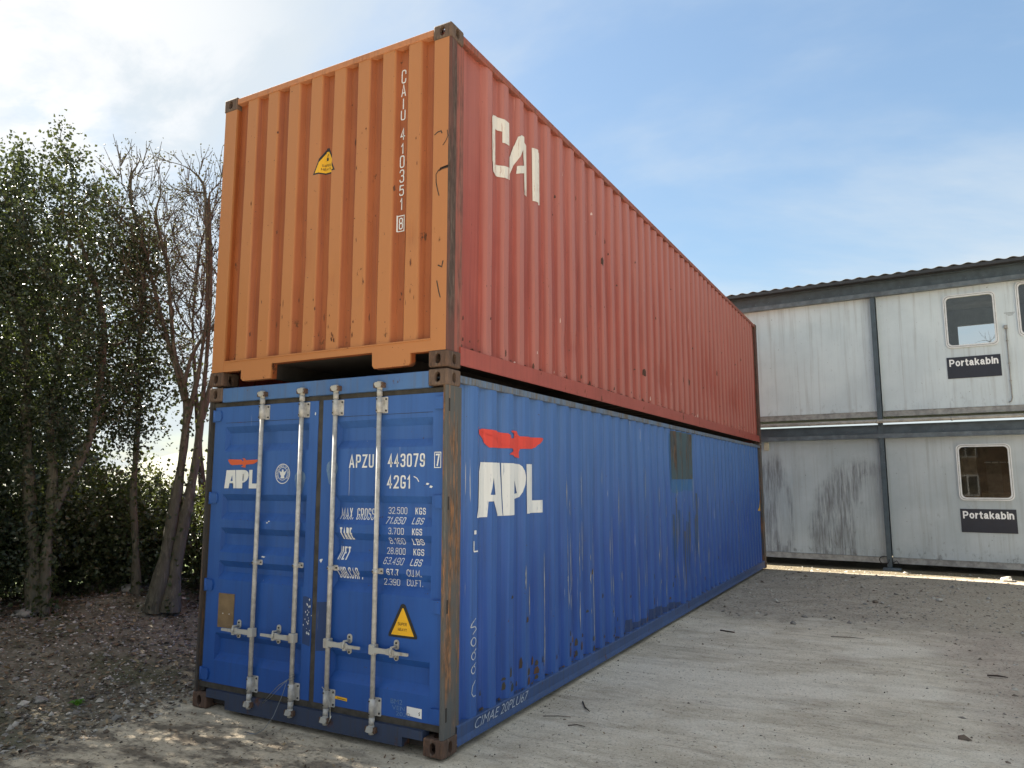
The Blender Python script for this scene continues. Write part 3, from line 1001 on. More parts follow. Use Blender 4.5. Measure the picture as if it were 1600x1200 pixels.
def corrugated_side(name, parent, mt, prof, z0, z1, xs, sgn, dents):
    """wall along y at x = xs - sgn*depth, in rows so that it can be dented"""
    zz = np.linspace(z0, z1, 15)
    ys, ds = [], []
    for (ya, da), (yb, db) in zip(prof[:-1], prof[1:]):
        ys.append(ya); ds.append(da)
        if abs(da - db) < 1e-6 and yb - ya > 0.05:
            ys.append((ya + yb) / 2); ds.append(da)
    ys.append(prof[-1][0]); ds.append(prof[-1][1])
    vs, fs = [], []
    n = len(ys)
    for z in zz:
        for y, dd in zip(ys, ds):
            e = 0.0
            for (cy, cz, ry, rz, amp) in dents:
                e += amp * math.exp(-((y - cy) / ry) ** 2 - ((z - cz) / rz) ** 2)
            e += 0.0025 * math.sin(y * 1.7 + z * 2.1) + 0.002 * math.sin(y * 4.1 - z * 3.3)
            e *= min(1, (z - z0) / 0.25, (z1 - z) / 0.25)
            vs.append((xs - sgn * (dd + e), y, z))
    for i in range(len(zz) - 1):
        for j in range(n - 1):
            fs.append((i * n + j, i * n + j + 1, (i + 1) * n + j + 1, (i + 1) * n + j))
    m_ = MB().add(vs, fs)
    return m_.build(name, mt, parent)


# ------------------------------------------------------------------ upper container
ZU = 2.591 + 0.012
HU = 2.603
up = empty('shipping_container', (0.005, -0.008, ZU))
tag(up, 'rust orange and faded red shipping container stacked on top of the blue one', 'shipping container', 'stacked shipping containers')
castings(up, HU, CASTTOP, CASTING)
# corner posts: front plate and side plate
for xa, xb, xo, s in ((-0.150, -0.004, -0.004, 1), (-WD + 0.004, -2.275, -WD + 0.004, -1)):
    for ya, yb in ((0.004, 0.205), (LN - 0.205, LN - 0.004)):
        m_ = MB()
        z0, z1 = 0.118, HU - 0.118
        if ya < 1:
            # folded section: broad front plate, then a stepped side web
            xi = xa if s > 0 else xb
            out = [(xi, ya), (xo - s * 0.014, ya), (xo, ya + 0.014), (xo, ya + 0.088), (xo - s * 0.012, ya + 0.098), (xo - s * 0.012, yb), (xo - s * 0.06, yb), (xi, ya + 0.06)]
            m_.prism(out, 'z', z0, z1)
        else:
            m_.box(xa, xb, ya, yb, z0, z1, 0)
        o = m_.build('corner_post', [ORANGE, WEATHER, WEATHER2], up)
        for p in o.data.polygons:
            if ya > 1 or p.normal.x * s > 0.5 or (p.center.y > ya + 0.012 and abs(p.normal.y) > 0.3):
                p.material_index = 2 if (ya < 1 and p.center.y > ya + .095) else 1
prof_u = side_profile(0.632, 0.2055, LN - 0.2055, 0.014, 0.050)
dents_u = [(5.2, 0.55, 0.35, 0.2, 0.02), (7.9, 0.9, 0.5, 0.4, 0.018), (3.2, 1.7, 0.2, 0.5, 0.01), (9.6, 0.7, 0.6, 0.3, 0.02), (2.2, 0.45, 0.25, 0.15, 0.012)]
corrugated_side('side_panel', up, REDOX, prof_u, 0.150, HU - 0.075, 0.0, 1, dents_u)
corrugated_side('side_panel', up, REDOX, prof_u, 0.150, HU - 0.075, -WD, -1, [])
for s, xo in ((1, -0.006), (-1, -WD + 0.006)):
    m_ = MB(); m_.box(xo, xo - s * 0.06, 0.1785, LN - 0.1785, HU - 0.078, HU - 0.018, 0, 0.004)
    m_.build('top_rail', SIDERAIL, up)
    m_ = MB()
    # channel with a thin lower lip, a ledge on top where muck collects
    m_.box(xo, xo - s * 0.012, 0.1785, LN - 0.1785, 0.030, 0.150)
    m_.box(xo, xo - s * 0.085, 0.1785, LN - 0.1785, 0.1502, 0.162)
    m_.build('bottom_rail', REDRAIL, up)
# rust crumbs lying on the ledge
m_ = MB()
for k in range(240):
    y = random.uniform(0.3, 11.8) if k < 120 else random.gauss(2.6, 1.2)
    if not 0.25 < y < 11.9:
        continue
    r = random.uniform(0.004, 0.015)
    c = Vector((-0.012 - random.random() * 0.02, y, 0.163 + r * 0.3))
    pts = [c + Vector((random.uniform(-1, 1), random.uniform(-1.6, 1.6), random.uniform(-.2, 1))) * r for _ in range(5)]
    m_.add(pts, [(0, 1, 2), (0, 2, 3), (0, 3, 4), (1, 2, 4), (2, 3, 4), (0, 1, 4)])
m_.build('rust_flakes', rusty('rust_crumbs', (0.06, 0.035, 0.025), (0.03, 0.02, 0.016), (0.2, 0.12, 0.09)), up, 'stuff')

# end wall
end_k = [(-2.2755, 0.056)]
for r in (-0.281, -0.531, -0.781, -1.031, -1.281, -1.531, -1.781, -2.031)[::-1]:
    end_k += [(r - 0.112 - 0.038, 0.056), (r - 0.112, 0.012), (r, 0.012), (r + 0.038, 0.056)]
end_k += [(-0.1495, 0.056)]
end_k[1] = (-2.175, 0.056)
fe = interp(end_k)
vs, fs = [], []
zz = np.linspace(0.205, HU - 0.062, 25)
xs = []
for (a, _), (b, _) in zip(end_k[:-1], end_k[1:]):
    xs.append(a)
    if b - a > 0.06:
        xs.append((a + b) / 2)
xs.append(end_k[-1][0])
dn_e = [(-0.36, 1.00, 0.05, 0.12, 0.008), (-1.10, 0.75, 0.10, 0.10, 0.007), (-1.35, 1.25, 0.09, 0.2, 0.006), (-0.85, 0.62, 0.08, 0.08, 0.007), (-1.75, 1.5, 0.12, 0.25, 0.005), (-1.38, 0.95, 0.06, 0.15, .007)]
for z in zz:
    for x in xs:
        e = sum(a * math.exp(-((x - cx) / rx) ** 2 - ((z - cz) / rz) ** 2) for cx, cz, rx, rz, a in dn_e)
        e += 0.002 * math.sin(5 * x + 3 * z)
        e *= min(1, (z - 0.205) / 0.15, (HU - 0.062 - z) / 0.15)
        vs.append((x, fe(x) + e, z))
n = len(xs)
for i in range(len(zz) - 1):
    for j in range(n - 1):
        fs.append((i * n + j, i * n + j + 1, (i + 1) * n + j + 1, (i + 1) * n + j))
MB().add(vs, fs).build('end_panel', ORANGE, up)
m_ = MB(); m_.box(-WD + 0.1625, -0.1625, 0.004, 0.062, HU - 0.072, HU - 0.020, 0, 0.004)
m_.build('end_top_rail', TOPRAIL, up)
m_ = MB()
sill = [(-2.275, 0.118), (-2.275, 0.208), (-0.1505, 0.208), (-0.1505, 0.118), (-0.325, 0.118), (-0.325, 0.048), (-0.345, 0.030), (-0.655, 0.028), (-0.672, 0.05), (-0.676, 0.150),
        (-1.715, 0.150), (-1.718, 0.028), (-2.04, 0.028), (-2.062, 0.05), (-2.062, 0.118)]
m_.prism(sill, 'y', 0.006, 0.07)
m_.box(-2.275, -0.1505, -0.001, 0.0058, 0.200, 0.209)
m_.build('end_sill', ORANGE, up)
m_ = MB(); m_.box(-1.716, -0.675, 0.071, 2.6, 0.150, 0.158); m_.box(-1.76, -1.716, 0.071, 2.6, 0.028, 0.158); m_.box(-0.675, -0.63, 0.071, 2.6, 0.028, 0.158)
m_.build('gooseneck_tunnel', DARKSTEEL, up)
m_ = MB(); m_.box(-WD + 0.075, -0.075, 0.075, LN - 0.02, 0.160, 0.190)
m_.build('floor', DARKSTEEL, up)
cm = MB(); cm.box(-WD + 0.07, -0.02, 0, 0.045, 0.034, 0.150); cm_me = cm.mesh('cross_member')
cm_me.materials.append(DARKSTEEL)
for k in range(30):
    o = link('cross_member', cm_me, up)
    o.location = (0, 2.75 + k * 0.305, 0)
m_ = MB(); m_.box(-WD + 0.06, -0.06, 0.06, LN - 0.06, HU - 0.045, HU - 0.030)
m_.build('roof', REDOX, up)
m_ = MB(); m_.box(-WD + 0.155, -0.155, LN - 0.06, LN - 0.01, 0.02, HU - 0.02)
m_.build('rear_panel', REDOX, up)

end_cuts = [a for a, _ in end_k]
LIFT = 0.0022


def lift_end(x, z):
    return Vector((x, fe(x) - LIFT, z))


# vertical number CAIU 410351 [8]: on the inner flat between the last two ribs
rows = [('C', 2.370, 2.258), ('A', 2.250, 2.150), ('I', 2.132, 2.045), ('U', 2.036, 1.955), ('4', 1.890, 1.795), ('1', 1.767, 1.682), ('0', 1.669, 1.570), ('3', 1.556, 1.452), ('5', 1.432, 1.347), ('1', 1.329, 1.235)]
for ch, zt, zb in rows:
    w = 0.011 if ch == 'I' else (0.026 if ch == '1' else 0.044)
    P = Print()
    P.stencil(ch, -0.470 - w / 2, -0.470 + w / 2, zb, zt, 0.0095)
    P.build('serial_letter', WHITE, up, lift_end, end_cuts)
P = Print(); P.stencil('8', -0.489, -0.451, 1.082, 1.174, 0.0095); P.build('serial_letter', WHITE, up, lift_end, end_cuts)
P = Print(); P.frame(-0.503, -0.437, 1.064, 1.192, 0.007); P.build('serial_frame', WHITE, up, lift_end, end_cuts)
# warning triangle, curling at its right edge
tri = lambda cx, cz, w, h, k=0.0: [(cx - w / 2 + k, cz + k * .6), (cx + w / 2 - k, cz + k * .6), (cx + .012, cz + h - 1.6 * k), (cx - .012, cz + h - 1.6 * k)]
P = Print(); P.poly(tri(-1.225, 1.675, 0.235, 0.225)); P.build('warning_triangle', BLACK, up, lambda x, z: Vector((x, fe(x) - .002, z)), end_cuts)
P = Print(); P.poly(tri(-1.225, 1.675, 0.235, 0.225, 0.020)); P.build('warning_triangle_face', YELLOW, up, lambda x, z: Vector((x, fe(x) - .0035, z)), end_cuts)
P = Print(); P.stencil('SUPER', -1.262, -1.192, 1.740, 1.760); P.stencil('HEAVY', -1.267, -1.187, 1.708, 1.728)
P.build('warning_lettering', BLACK, up, lambda x, z: Vector((x, fe(x) - .005, z)), end_cuts)
P = Print()
P.poly([(-1.235, 1.79), (-1.215, 1.79), (-1.215, 1.815), (-1.235, 1.815)]); P.stroke([(-1.225, 1.815), (-1.225, 1.835), (-1.215, 1.845)], 0.006)
P.build('warning_symbol', BLACK, up, lambda x, z: Vector((x, fe(x) - .005, z)), end_cuts)

P = Print()
P.pen([(-.136, 1.735), (-.110, 1.750), (-.080, 1.752), (-.074, 1.735)], .009)
P.pen([(-.026, 1.745), (-.020, 1.700), (-.036, 1.668), (-.062, 1.640)], .007)
P.pen([(-.014, 1.470), (-.058, 1.466), (-.100, 1.452), (-.120, 1.425), (-.118, 1.36), (-.104, 1.30), (-.092, 1.26)], .008)
P.poly([(-.016, 1.478), (-.014, 1.455), (-.070, 1.452), (-.098, 1.440), (-.085, 1.470)])
P.pen([(-.09, .735), (-.060, .720), (-.050, .760)], .010)
P.pen([(-.10, .62), (-.085, .55), (-.070, .50)], .009)
P.build('scrape_marks', rusty('scraped_steel', (0.055, 0.042, 0.036), (0.04, 0.03, 0.026), (0.12, 0.07, 0.05), .45, .6), up, lambda x, z: Vector((x, .0025, z)))
[c for c in up.children if c.name.startswith('scrape_marks')][0]['kind'] = 'stuff'
P = Print()
for k in range(60):
    x_ = random.uniform(-2.2, -.2)
    z_ = random.choice([random.uniform(.25, .8), random.uniform(.3, 2.3)])
    h_ = random.uniform(.006, .05) * (1.6 if random.random() < .3 else 1)
    w_ = random.uniform(.003, .010)
    P.poly([(x_, z_), (x_ + w_, z_ + h_ * .3), (x_ + w_ * .6, z_ + h_), (x_ - w_ * .5, z_ + h_ * .6)])
for x_, z_ in ((-1.93, .70), (-1.91, .64), (-1.97, .76), (-1.09, .30), (-1.06, .25)):
    for q in range(3):
        a_, b_ = x_ + random.gauss(0, .02), z_ + random.gauss(0, .03)
        P.poly([(a_, b_), (a_ + .006, b_ + .004), (a_ + .002, b_ + .035), (a_ - .005, b_ + .02)])
P.build('rust_chips', rusty('rust_chip', (0.11, 0.045, 0.028), (0.06, 0.03, 0.022), (0.18, 0.07, 0.04), .45, .6), up, lambda x, z: Vector((x, fe(x) - .0018, z)), end_cuts)
[c for c in up.children if c.name.startswith('rust_chips')][0]['kind'] = 'stuff'

fu = interp(prof_u)
u_cuts = [a for a, _ in prof_u]


def lift_us(y, z):
    e = sum(a * math.exp(-((y - cy) / ry) ** 2 - ((z - cz) / rz) ** 2) for cy, cz, ry, rz, a in dents_u)
    e += 0.0025 * math.sin(y * 1.7 + z * 2.1) + 0.002 * math.sin(y * 4.1 - z * 3.3)
    return Vector((-(fu(y) + e) + 0.006, y, z))




def sp(y, z, f):
    """a point read on the plane of the castings moved along its sight line to the folded wall"""
    d_ = 0.014
    for _ in range(5):
        yy_ = y + d_ * (y - CAM.y) / CAM.x
        d_ = 0.5 * d_ + 0.5 * f(yy_)
    return y + d_ * (y - CAM.y) / CAM.x, z + (z - CAM.z) * d_ / CAM.x


def spoly(P, pts, f):
    P.poly([sp(a_, b_, f) for a_, b_ in pts])


P = Print()
spoly(P, [(0.600, 2.130), (0.615, 2.172), (0.655, 2.195), (0.896, 2.200), (0.896, 2.005), (0.765, 1.990), (0.765, 2.086), (0.650, 2.078), (0.650, 1.775), (0.885, 1.808), (0.8855, 1.702), (0.655, 1.680), (0.602, 1.755)], fu)
spoly(P, [(0.886, 1.700), (0.886, 1.838), (0.977, 2.075), (1.040, 2.160), (1.110, 2.195), (1.165, 2.200), (1.194, 2.165), (1.198, 1.700), (1.152, 1.706), (1.149, 1.862), (1.000, 1.820), (1.018, 1.892), (1.146, 1.929), (1.130, 2.062)], fu)
spoly(P, [(1.300, 2.172), (1.456, 2.205), (1.458, 1.708), (1.311, 1.680)], fu)
P.build('company_lettering', WHITEC, up, lift_us, u_cuts)

# ------------------------------------------------------------------ lower container
HL = 2.591
lo = empty('shipping_container', (0, 0, 0))
tag(lo, 'blue shipping container on the ground with double doors and silver locking rods', 'shipping container', 'stacked shipping containers')
castings(lo, HL, CASTTOP, CASTING)
for xo, s in ((-0.004, 1), (-WD + 0.004, -1)):
    m_ = MB()
    z0, z1 = 0.118, HL - 0.118
    out = [(xo - s * 0.010, 0.004), (xo, 0.014), (xo, 0.150), (xo - s * 0.012, 0.162), (xo - s * 0.012, 0.215), (xo - s * 0.065, 0.215), (xo - s * 0.065, 0.055), (xo - s * 0.032, 0.050), (xo - s * 0.028, 0.004)]
    m_.prism(out, 'z', z0, z1)
    # slotted hinge pockets in the post
    o = m_.build('corner_post', POSTRUST if s > 0 else POSTDARK, lo)
    for zh in (2.335, 1.655, 0.965, 0.270):
        h_ = MB(); h_.box(xo + s * 0.0012, xo - s * 0.004, 0.030, 0.048, zh - 0.045, zh + 0.045)
        h_.build('hinge_slot', DARKSTEEL, o)
    m_ = MB(); m_.box(xo, xo - s * 0.15, LN - 0.205, LN - 0.004, z0, z1)
    m_.build('corner_post', POSTRUST, lo)
prof_l = side_profile(0.443, 0.2165, LN - 0.2055, 0.014, 0.050)
dents_l = [(6.0, 0.7, 0.5, 0.4, 0.014), (8.6, 0.5, 0.5, 0.3, 0.018), (3.4, 1.1, 0.4, 0.6, 0.010), (10.4, 1.2, 0.7, 0.5, 0.014)]
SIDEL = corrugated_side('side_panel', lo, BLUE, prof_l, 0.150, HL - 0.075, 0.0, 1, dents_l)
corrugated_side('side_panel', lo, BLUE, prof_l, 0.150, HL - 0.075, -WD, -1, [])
for s, xo in ((1, -0.006), (-1, -WD + 0.006)):
    m_ = MB(); m_.box(xo, xo - s * 0.06, 0.1785, LN - 0.1785, HL - 0.085, HL - 0.032, 0, 0.004)
    m_.build('top_rail', BLUETOP, lo)
    m_ = MB()
    # bent channel: sloping ledge, web, battered lower lip
    ny2 = 120
    prof = [(0.010, 0.160), (-0.050, 0.168), (-0.058, 0.150), (-0.004, 0.142), (-0.010, 0.060), (0.0, 0.030), (-0.02, 0.020)]
    prof = [(-0.075, 0.172), (-0.012, 0.160), (-0.006, 0.152), (-0.010, 0.075), (-0.002, 0.045), (0.000, 0.030), (-0.030, 0.022)]
    vs, fs = [], []
    for k in range(ny2 + 1):
        y = 0.1785 + (LN - 0.357) * k / ny2
        w = 0.006 * mnoise.noise((y * 2.3, 3.1, 0)) + 0.004 * mnoise.noise((y * 7, 1.1, 0))
        for j, (dx_, zz_) in enumerate(prof):
            q = (0, 0, 0, 0.3, 1, 1.3, 1)[j]
            vs.append(((dx_ + w * q) if s > 0 else -WD - dx_ - w * q, y, zz_ + w * q * 0.8))
    npf = len(prof)
    for k in range(ny2):
        for j in range(npf - 1):
            fs.append((k * npf + j, (k + 1) * npf + j, (k + 1) * npf + j + 1, k * npf + j + 1))
    m_.add(vs, fs)
    m_.build('bottom_rail', BLUERAIL, lo)
m_ = MB()
for k in range(44):
    yk = 0.443 + PITCH * k + 0.10
    if yk > 11.8:
        break
    for q in range(7 if k < 12 else 3):
        r = random.uniform(0.004, 0.016)
        c = Vector((-0.016 - random.random() * 0.03, yk + random.gauss(0, 0.045), 0.166 + r * 0.3))
        pts = [c + Vector((random.uniform(-1, 1), random.uniform(-1.4, 1.4), random.uniform(-.2, 1))) * r for _ in range(5)]
        m_.add(pts, [(0, 1, 2), (0, 2, 3), (0, 3, 4), (1, 2, 4), (2, 3, 4), (0, 1, 4)])
m_.build('rail_debris', [simple('leaf_debris', (0.11, 0.075, 0.045), 0.9, var=0.5, scale=60)], lo, 'stuff')
m_ = MB(); m_.box(-WD + 0.06, -0.06, 0.06, LN - 0.06, HL - 0.062, HL - 0.050)
m_.build('roof', BLUETOP, lo)
m_ = MB(); m_.box(-WD + 0.155, -0.155, LN - 0.06, LN - 0.01, 0.02, HL - 0.02)
m_.build('rear_panel', BLUE, lo)
m_ = MB(); m_.box(-WD + 0.075, -0.075, 0.08, LN - 0.02, 0.14, 0.17)
m_.build('floor', DARKSTEEL, lo)
m_ = MB(); m_.box(-WD + 0.1625, -0.1625, 0.006, 0.075, 2.462, HL - 0.010, 0, 0.004)
m_.build('door_header', BLUEH, lo)
m_ = MB()
sl = [(-2.276, 0.155), (-0.1625, 0.155), (-0.1625, 0.096), (-0.330, 0.096), (-0.330, 0.032), (-2.055, 0.028), (-2.055, 0.093), (-2.276, 0.093)]
m_.prism(sl, 'y', -0.002, 0.08)
m_.build('door_sill', BLUESILL, lo)
m_ = MB(); m_.box(-2.276, -0.1625, 0.0805, 0.085, 0.03, 0.155); m_.box(-2.276, -0.1625, 0.085, 0.5, 0.10, 0.12)
m_.build('sill_back', DARKSTEEL, lo)

YD = 0.028                                   # face of the doors


def fp(x, z, d=YD):
    """a point read on the plane y=0 moved to where the same sight line meets depth d"""
    k = d / 4.197
    return x + (x - CAM.x) * k, z + (z - CAM.z) * k


RECS = [(2.252, 2.183, 2.103, 2.045), (1.700, 1.640, 1.555, 1.492), (1.430, 1.375, 1.290, 1.232), (1.167, 1.113, 1.073, 1.016), (0.600, 0.535, 0.440, 0.384)]
zk = []
RC = []
for a, b, c_, d_ in RECS:
    a = fp(0, a)[1]; d_ = fp(0, d_)[1]
    b = a - 0.052; c_ = d_ + 0.060
    RC.append((a, b, c_, d_))
DEP = 0.043


def recd(z):
    for a, b, c_, d_ in RC:
        if d_ <= z <= a:
            return DEP * min(1, (a - z) / (a - b), (z - d_) / (c_ - d_))
    return 0.0


door_cuts = [v for r in RC for v in r]


def make_door(x0, x1, px0, px1, side):
    """one door leaf between x0 and x1, folded panel between px0 and px1"""
    z0, z1 = 0.200, 2.424
    zs = sorted(set([z0, z1, 2.290] + door_cuts), reverse=True)
    m_ = MB()
    # stiles
    m_.box(x0, px0, YD, YD + 0.045, z0, z1)
    m_.box(px1, x1, YD, YD + 0.045, z0, z1)
    e = 0.014
    for za, zb in zip(zs[:-1], zs[1:]):
        da, db = recd(za), recd(zb)
        m_.add([(px0 + e * da / DEP, YD + da, za), (px1 - e * da / DEP, YD + da, za), (px1 - e * db / DEP, YD + db, zb), (px0 + e * db / DEP, YD + db, zb)], [(0, 1, 2, 3)])
    for a, b, c_, d_ in RC:                     # sloping recess ends
        for xx, s in ((px0, 1), (px1, -1)):
            m_.add([(xx, YD, a), (xx, YD, d_), (xx + s * e, YD + DEP, c_), (xx + s * e, YD + DEP, b)], [(0, 1, 2, 3)])
    m_.box(px0, px1, YD + 0.052, YD + 0.057, z0, z1)
    d_ = m_.build('door', BLUED, lo)
    # seam under the top member
    s_ = MB(); s_.box(px0, px1, YD - 0.0015, YD + 0.001, 2.287, 2.2905)
    s_.build('seam', BLUESILL, d_)
    return d_


DL = (-2.372, -1.208)
DR = (-1.160, -0.036)
doorL = make_door(DL[0], DL[1], -2.240, -1.300, -1)
doorL['label'] = 'left door leaf with round seal emblem and brown plate'
doorR = make_door(DR[0], DR[1], -1.012, -0.133, 1)
doorR['label'] = 'right door leaf with white weights lettering'
m_ = MB()
m_.box(-2.405, -0.033, 0.034, 0.060, 2.4245, 2.461)
m_.build('door_gasket', GASKET, lo)
m_ = MB(); m_.box(-2.405, -0.033, 0.030, 0.060, 0.1555, 0.1995); m_.build('door_gasket', GASKET, lo)
m_ = MB(); m_.box(-1.2075, -1.1605, 0.032, 0.060, 0.200, 2.424); m_.build('door_gasket', GASKET, lo)
m_ = MB(); m_.box(-2.405, -2.3725, 0.040, 0.060, 0.200, 2.424); m_.build('door_gasket', GASKET, lo)

# hinges
for dr, xe, s in ((doorL, DL[0], -1), (doorR, DR[1], 1)):
    for zh in (2.350, 1.665, 0.962, 0.262):
        m_ = MB()
        pl = [(xe - s * 0.085, zh - 0.018), (xe - s * 0.075, zh - 0.042), (xe + s * 0.0, zh - 0.045), (xe + s * 0.0, zh + 0.045), (xe - s * 0.075, zh + 0.042), (xe - s * 0.085, zh + 0.018)]
        if s < 0:
            pl = pl[::-1]
        m_.prism(pl, 'y', YD - 0.016, YD - 0.0005)
        m_.tube([(xe + s * 0.004, YD - 0.006, zh - 0.05), (xe + s * 0.004, YD - 0.006, zh + 0.05)], 0.014, 10)
        h_ = m_.build('hinge', BLUED, dr)


def bolt(mb, x, y, z, r=0.008, mi=1):
    mb.tube([(x, y, z), (x, y - 0.007, z)], [r, r * 0.85], 6, mi, True, False)


# locking bars
BY = -0.004
for dr, xb, sd in ((doorL, -1.787, -1), (doorL, -1.353, -1), (doorR, -1.008, 1), (doorR, -0.588, 1)):
    m_ = MB()
    m_.tube([(xb, BY, 0.130), (xb, BY, 2.475)], 0.0172, 12)
    for za, zb in ((0.135, 0.185), (2.425, 2.470)):
        m_.tube([(xb, BY, za), (xb, BY, zb)], 0.021, 12)
    m_.build('locking_bar', GALV, dr)
    for za, zb, big in ((2.298, 2.418, 1), (0.190, 0.312, 1), (1.150, 1.190, 0)):
        b_ = MB()
        if big:
            b_.prism(rrect(xb - 0.026, xb + 0.056, za, zb, 0.006, 2), 'y', YD - 0.006, YD - 0.0005)
            b_.tube([(xb, BY, za + 0.004), (xb, BY, zb - 0.004)], 0.0235, 12)
            b_.box(xb - 0.0235, xb + 0.0235, BY, YD - 0.005, za + 0.004, zb - 0.004)
            for zz_ in (za + 0.018, zb - 0.018):
                bolt(b_, xb + 0.043, YD - 0.006, zz_)
                bolt(b_, xb - 0.008, BY - 0.0225, zz_, 0.006)
        else:
            b_.prism(rrect(xb - 0.030, xb + 0.046, za, zb, 0.005, 2), 'y', YD - 0.006, YD - 0.0005)
            b_.tube([(xb, BY, za + 0.006), (xb, BY, zb - 0.006)], 0.0225, 12)
            b_.box(xb - 0.0225, xb + 0.0225, BY, YD - 0.005, za + 0.006, zb - 0.006)
            bolt(b_, xb + 0.035, YD - 0.006, (za + zb) / 2, 0.007)
            bolt(b_, xb - 0.010, BY - 0.0215, (za + zb) / 2, 0.006)
        b_.build('bar_bracket', [GALV, BOLT], dr)
    for zc, up_ in ((2.500, 1), (0.105, -1)):
        c_ = MB()      # forged cam with two ears gripping its keeper
        c_.tube([(xb, BY, zc - 0.032), (xb, BY, zc + 0.030)], [0.020, 0.022], 10)
        c_.prism([(xb - 0.034, zc + 0.012 * up_), (xb - 0.016, zc - 0.016), (xb + 0.018, zc - 0.016), (xb + 0.030, zc), (xb + 0.024, zc + 0.022), (xb - 0.02, zc + 0.024)], 'y', BY - 0.030, BY + 0.012)
        c_.tube([(xb - 0.040, BY + 0.004, zc + 0.004), (xb + 0.042, BY + 0.004, zc + 0.010 * up_)], 0.011, 8)
        c_.build('cam', GALVD, dr)
        for ka, kb in ((-0.046, -0.022), (0.024, 0.048)):
            k_ = MB()
            k_.prism(rrect(xb + ka, xb + kb, zc - 0.018, zc + 0.022, 0.008, 3), 'y', BY - 0.020, 0.006)
            k_.build('cam_keeper', CASTING, lo)
    zh = 0.638
    h_ = MB()
    h_.box(xb - 0.026, xb + 0.026, BY - 0.028, BY + 0.024, zh - 0.034, zh + 0.034, 0, 0.005)
    L1 = 0.315
    top = [(0.02, 0.020), (0.12, 0.017), (0.155, 0.026), (0.185, 0.022), (0.205, 0.010), (L1, 0.008)]
    bot = [(L1, -0.010), (0.205, -0.013), (0.185, -0.020), (0.155, -0.020), (0.12, -0.015), (0.02, -0.018)]
    pl = [(xb + sd * a, zh + b) for a, b in top + bot]
    if sd < 0:
        pl = pl[::-1]
    h_.prism(pl, 'y', BY - 0.030, BY - 0.018)
    h_.build('handle', GALVD, dr)
    xk = xb + sd * 0.178
    q_ = MB()
    q_.prism(rrect(xk - 0.020, xk + 0.020, zh - 0.064, zh - 0.012, 0.019, 5), 'y', YD - 0.006, YD - 0.0005)
    q_.prism(rrect(xk - 0.022, xk + 0.022, zh + 0.010, zh + 0.076, 0.020, 5), 'y', YD - 0.006, YD - 0.0005)
    q_.box(xk - 0.012, xk + 0.012, BY - 0.036, YD - 0.006, zh - 0.030, zh - 0.018)
    q_.tube([(xk, YD - 0.006, zh + 0.030), (xk, BY - 0.034, zh + 0.034), (xk - sd * 0.004, BY - 0.040, zh + 0.006), (xk, BY - 0.040, zh - 0.012)], 0.009, 8)
    bolt(q_, xk, YD - 0.006, zh + 0.055, 0.008)
    bolt(q_, xk, YD - 0.006, zh - 0.050, 0.008)
    q_.build('handle_catch', [GALVD, BOLT], dr)


def lift_d(x, z):
    return Vector((x, YD + recd(z) - 0.0022, z))


def dbox(x0, x1, z0, z1):
    zc = fp(0, (z0 + z1) / 2)[1]
    d_ = YD + recd(zc)
    a, b = fp(x0, z0, d_)
    c_, e_ = fp(x1, z1, d_)
    return a, c_, b, e_


def dword(P, s, x0, x1, z0, z1, bold=0.010, shear=0.0):
    P = Print()
    q = dbox(x0, x1, z0, z1)
    P.stencil(s, *q, (0.135 if x1 - x0 < .12 or s[0] in 'A47' else 0.088) * (q[3] - q[2]))
    P.build('lettering', WHITE, doorR, lift_d, (), door_cuts)


P = Print()
dword(P, 'APZU', -0.860, -0.628, 1.902, 1.999)
dword(P, '443079', -0.500, -0.176, 1.904, 1.998)
dword(P, '42G1', -0.504, -0.296, 1.753, 1.846)
a = dbox(-0.098, -0.040, 1.895, 2.006)
P.frame(*a, 0.006); P.build('number_frame', WHITE, doorR, lift_d, (), door_cuts)
dword(P, '7', -0.086, -0.052, 1.908, 1.993)
dword(P, 'MAX. GROSS', -0.915, -0.605, 1.528, 1.610, 0.006)
dword(P, 'TARE', -0.925, -0.812, 1.380, 1.468, 0.006)
dword(P, 'NET', -0.915, -0.822, 1.240, 1.331, 0.006)
dword(P, 'CUB.CAP.', -0.937, -0.722, 1.103, 1.187, 0.006)
for s, x0, x1, z0, z1 in (('32.500', -0.483, -0.320, 1.575, 1.622), ('KGS', -0.249, -0.162, 1.575, 1.622), ('71.650', -0.500, -0.333, 1.506, 1.553), ('LBS', -0.269, -0.176, 1.508, 1.552),
                          ('3.700', -0.482, -0.347, 1.433, 1.478), ('KGS', -0.275, -0.190, 1.433, 1.478), ('8.160', -0.470, -0.333, 1.366, 1.410), ('LBS', -0.268, -0.172, 1.366, 1.410),
                          ('28.800', -0.488, -0.329, 1.296, 1.341), ('KGS', -0.260, -0.170, 1.296, 1.341), ('63.490', -0.512, -0.342, 1.226, 1.272), ('LBS', -0.280, -0.185, 1.226, 1.270),
                          ('67.7', -0.491, -0.387, 1.150, 1.194), ('CU.M.', -0.315, -0.194, 1.150, 1.198), ('2.390', -0.508, -0.370, 1.084, 1.128), ('CU.FT.', -0.310, -0.175, 1.088, 1.132)):
    dword(P, s, x0, x1, z0, z1, 0.004)


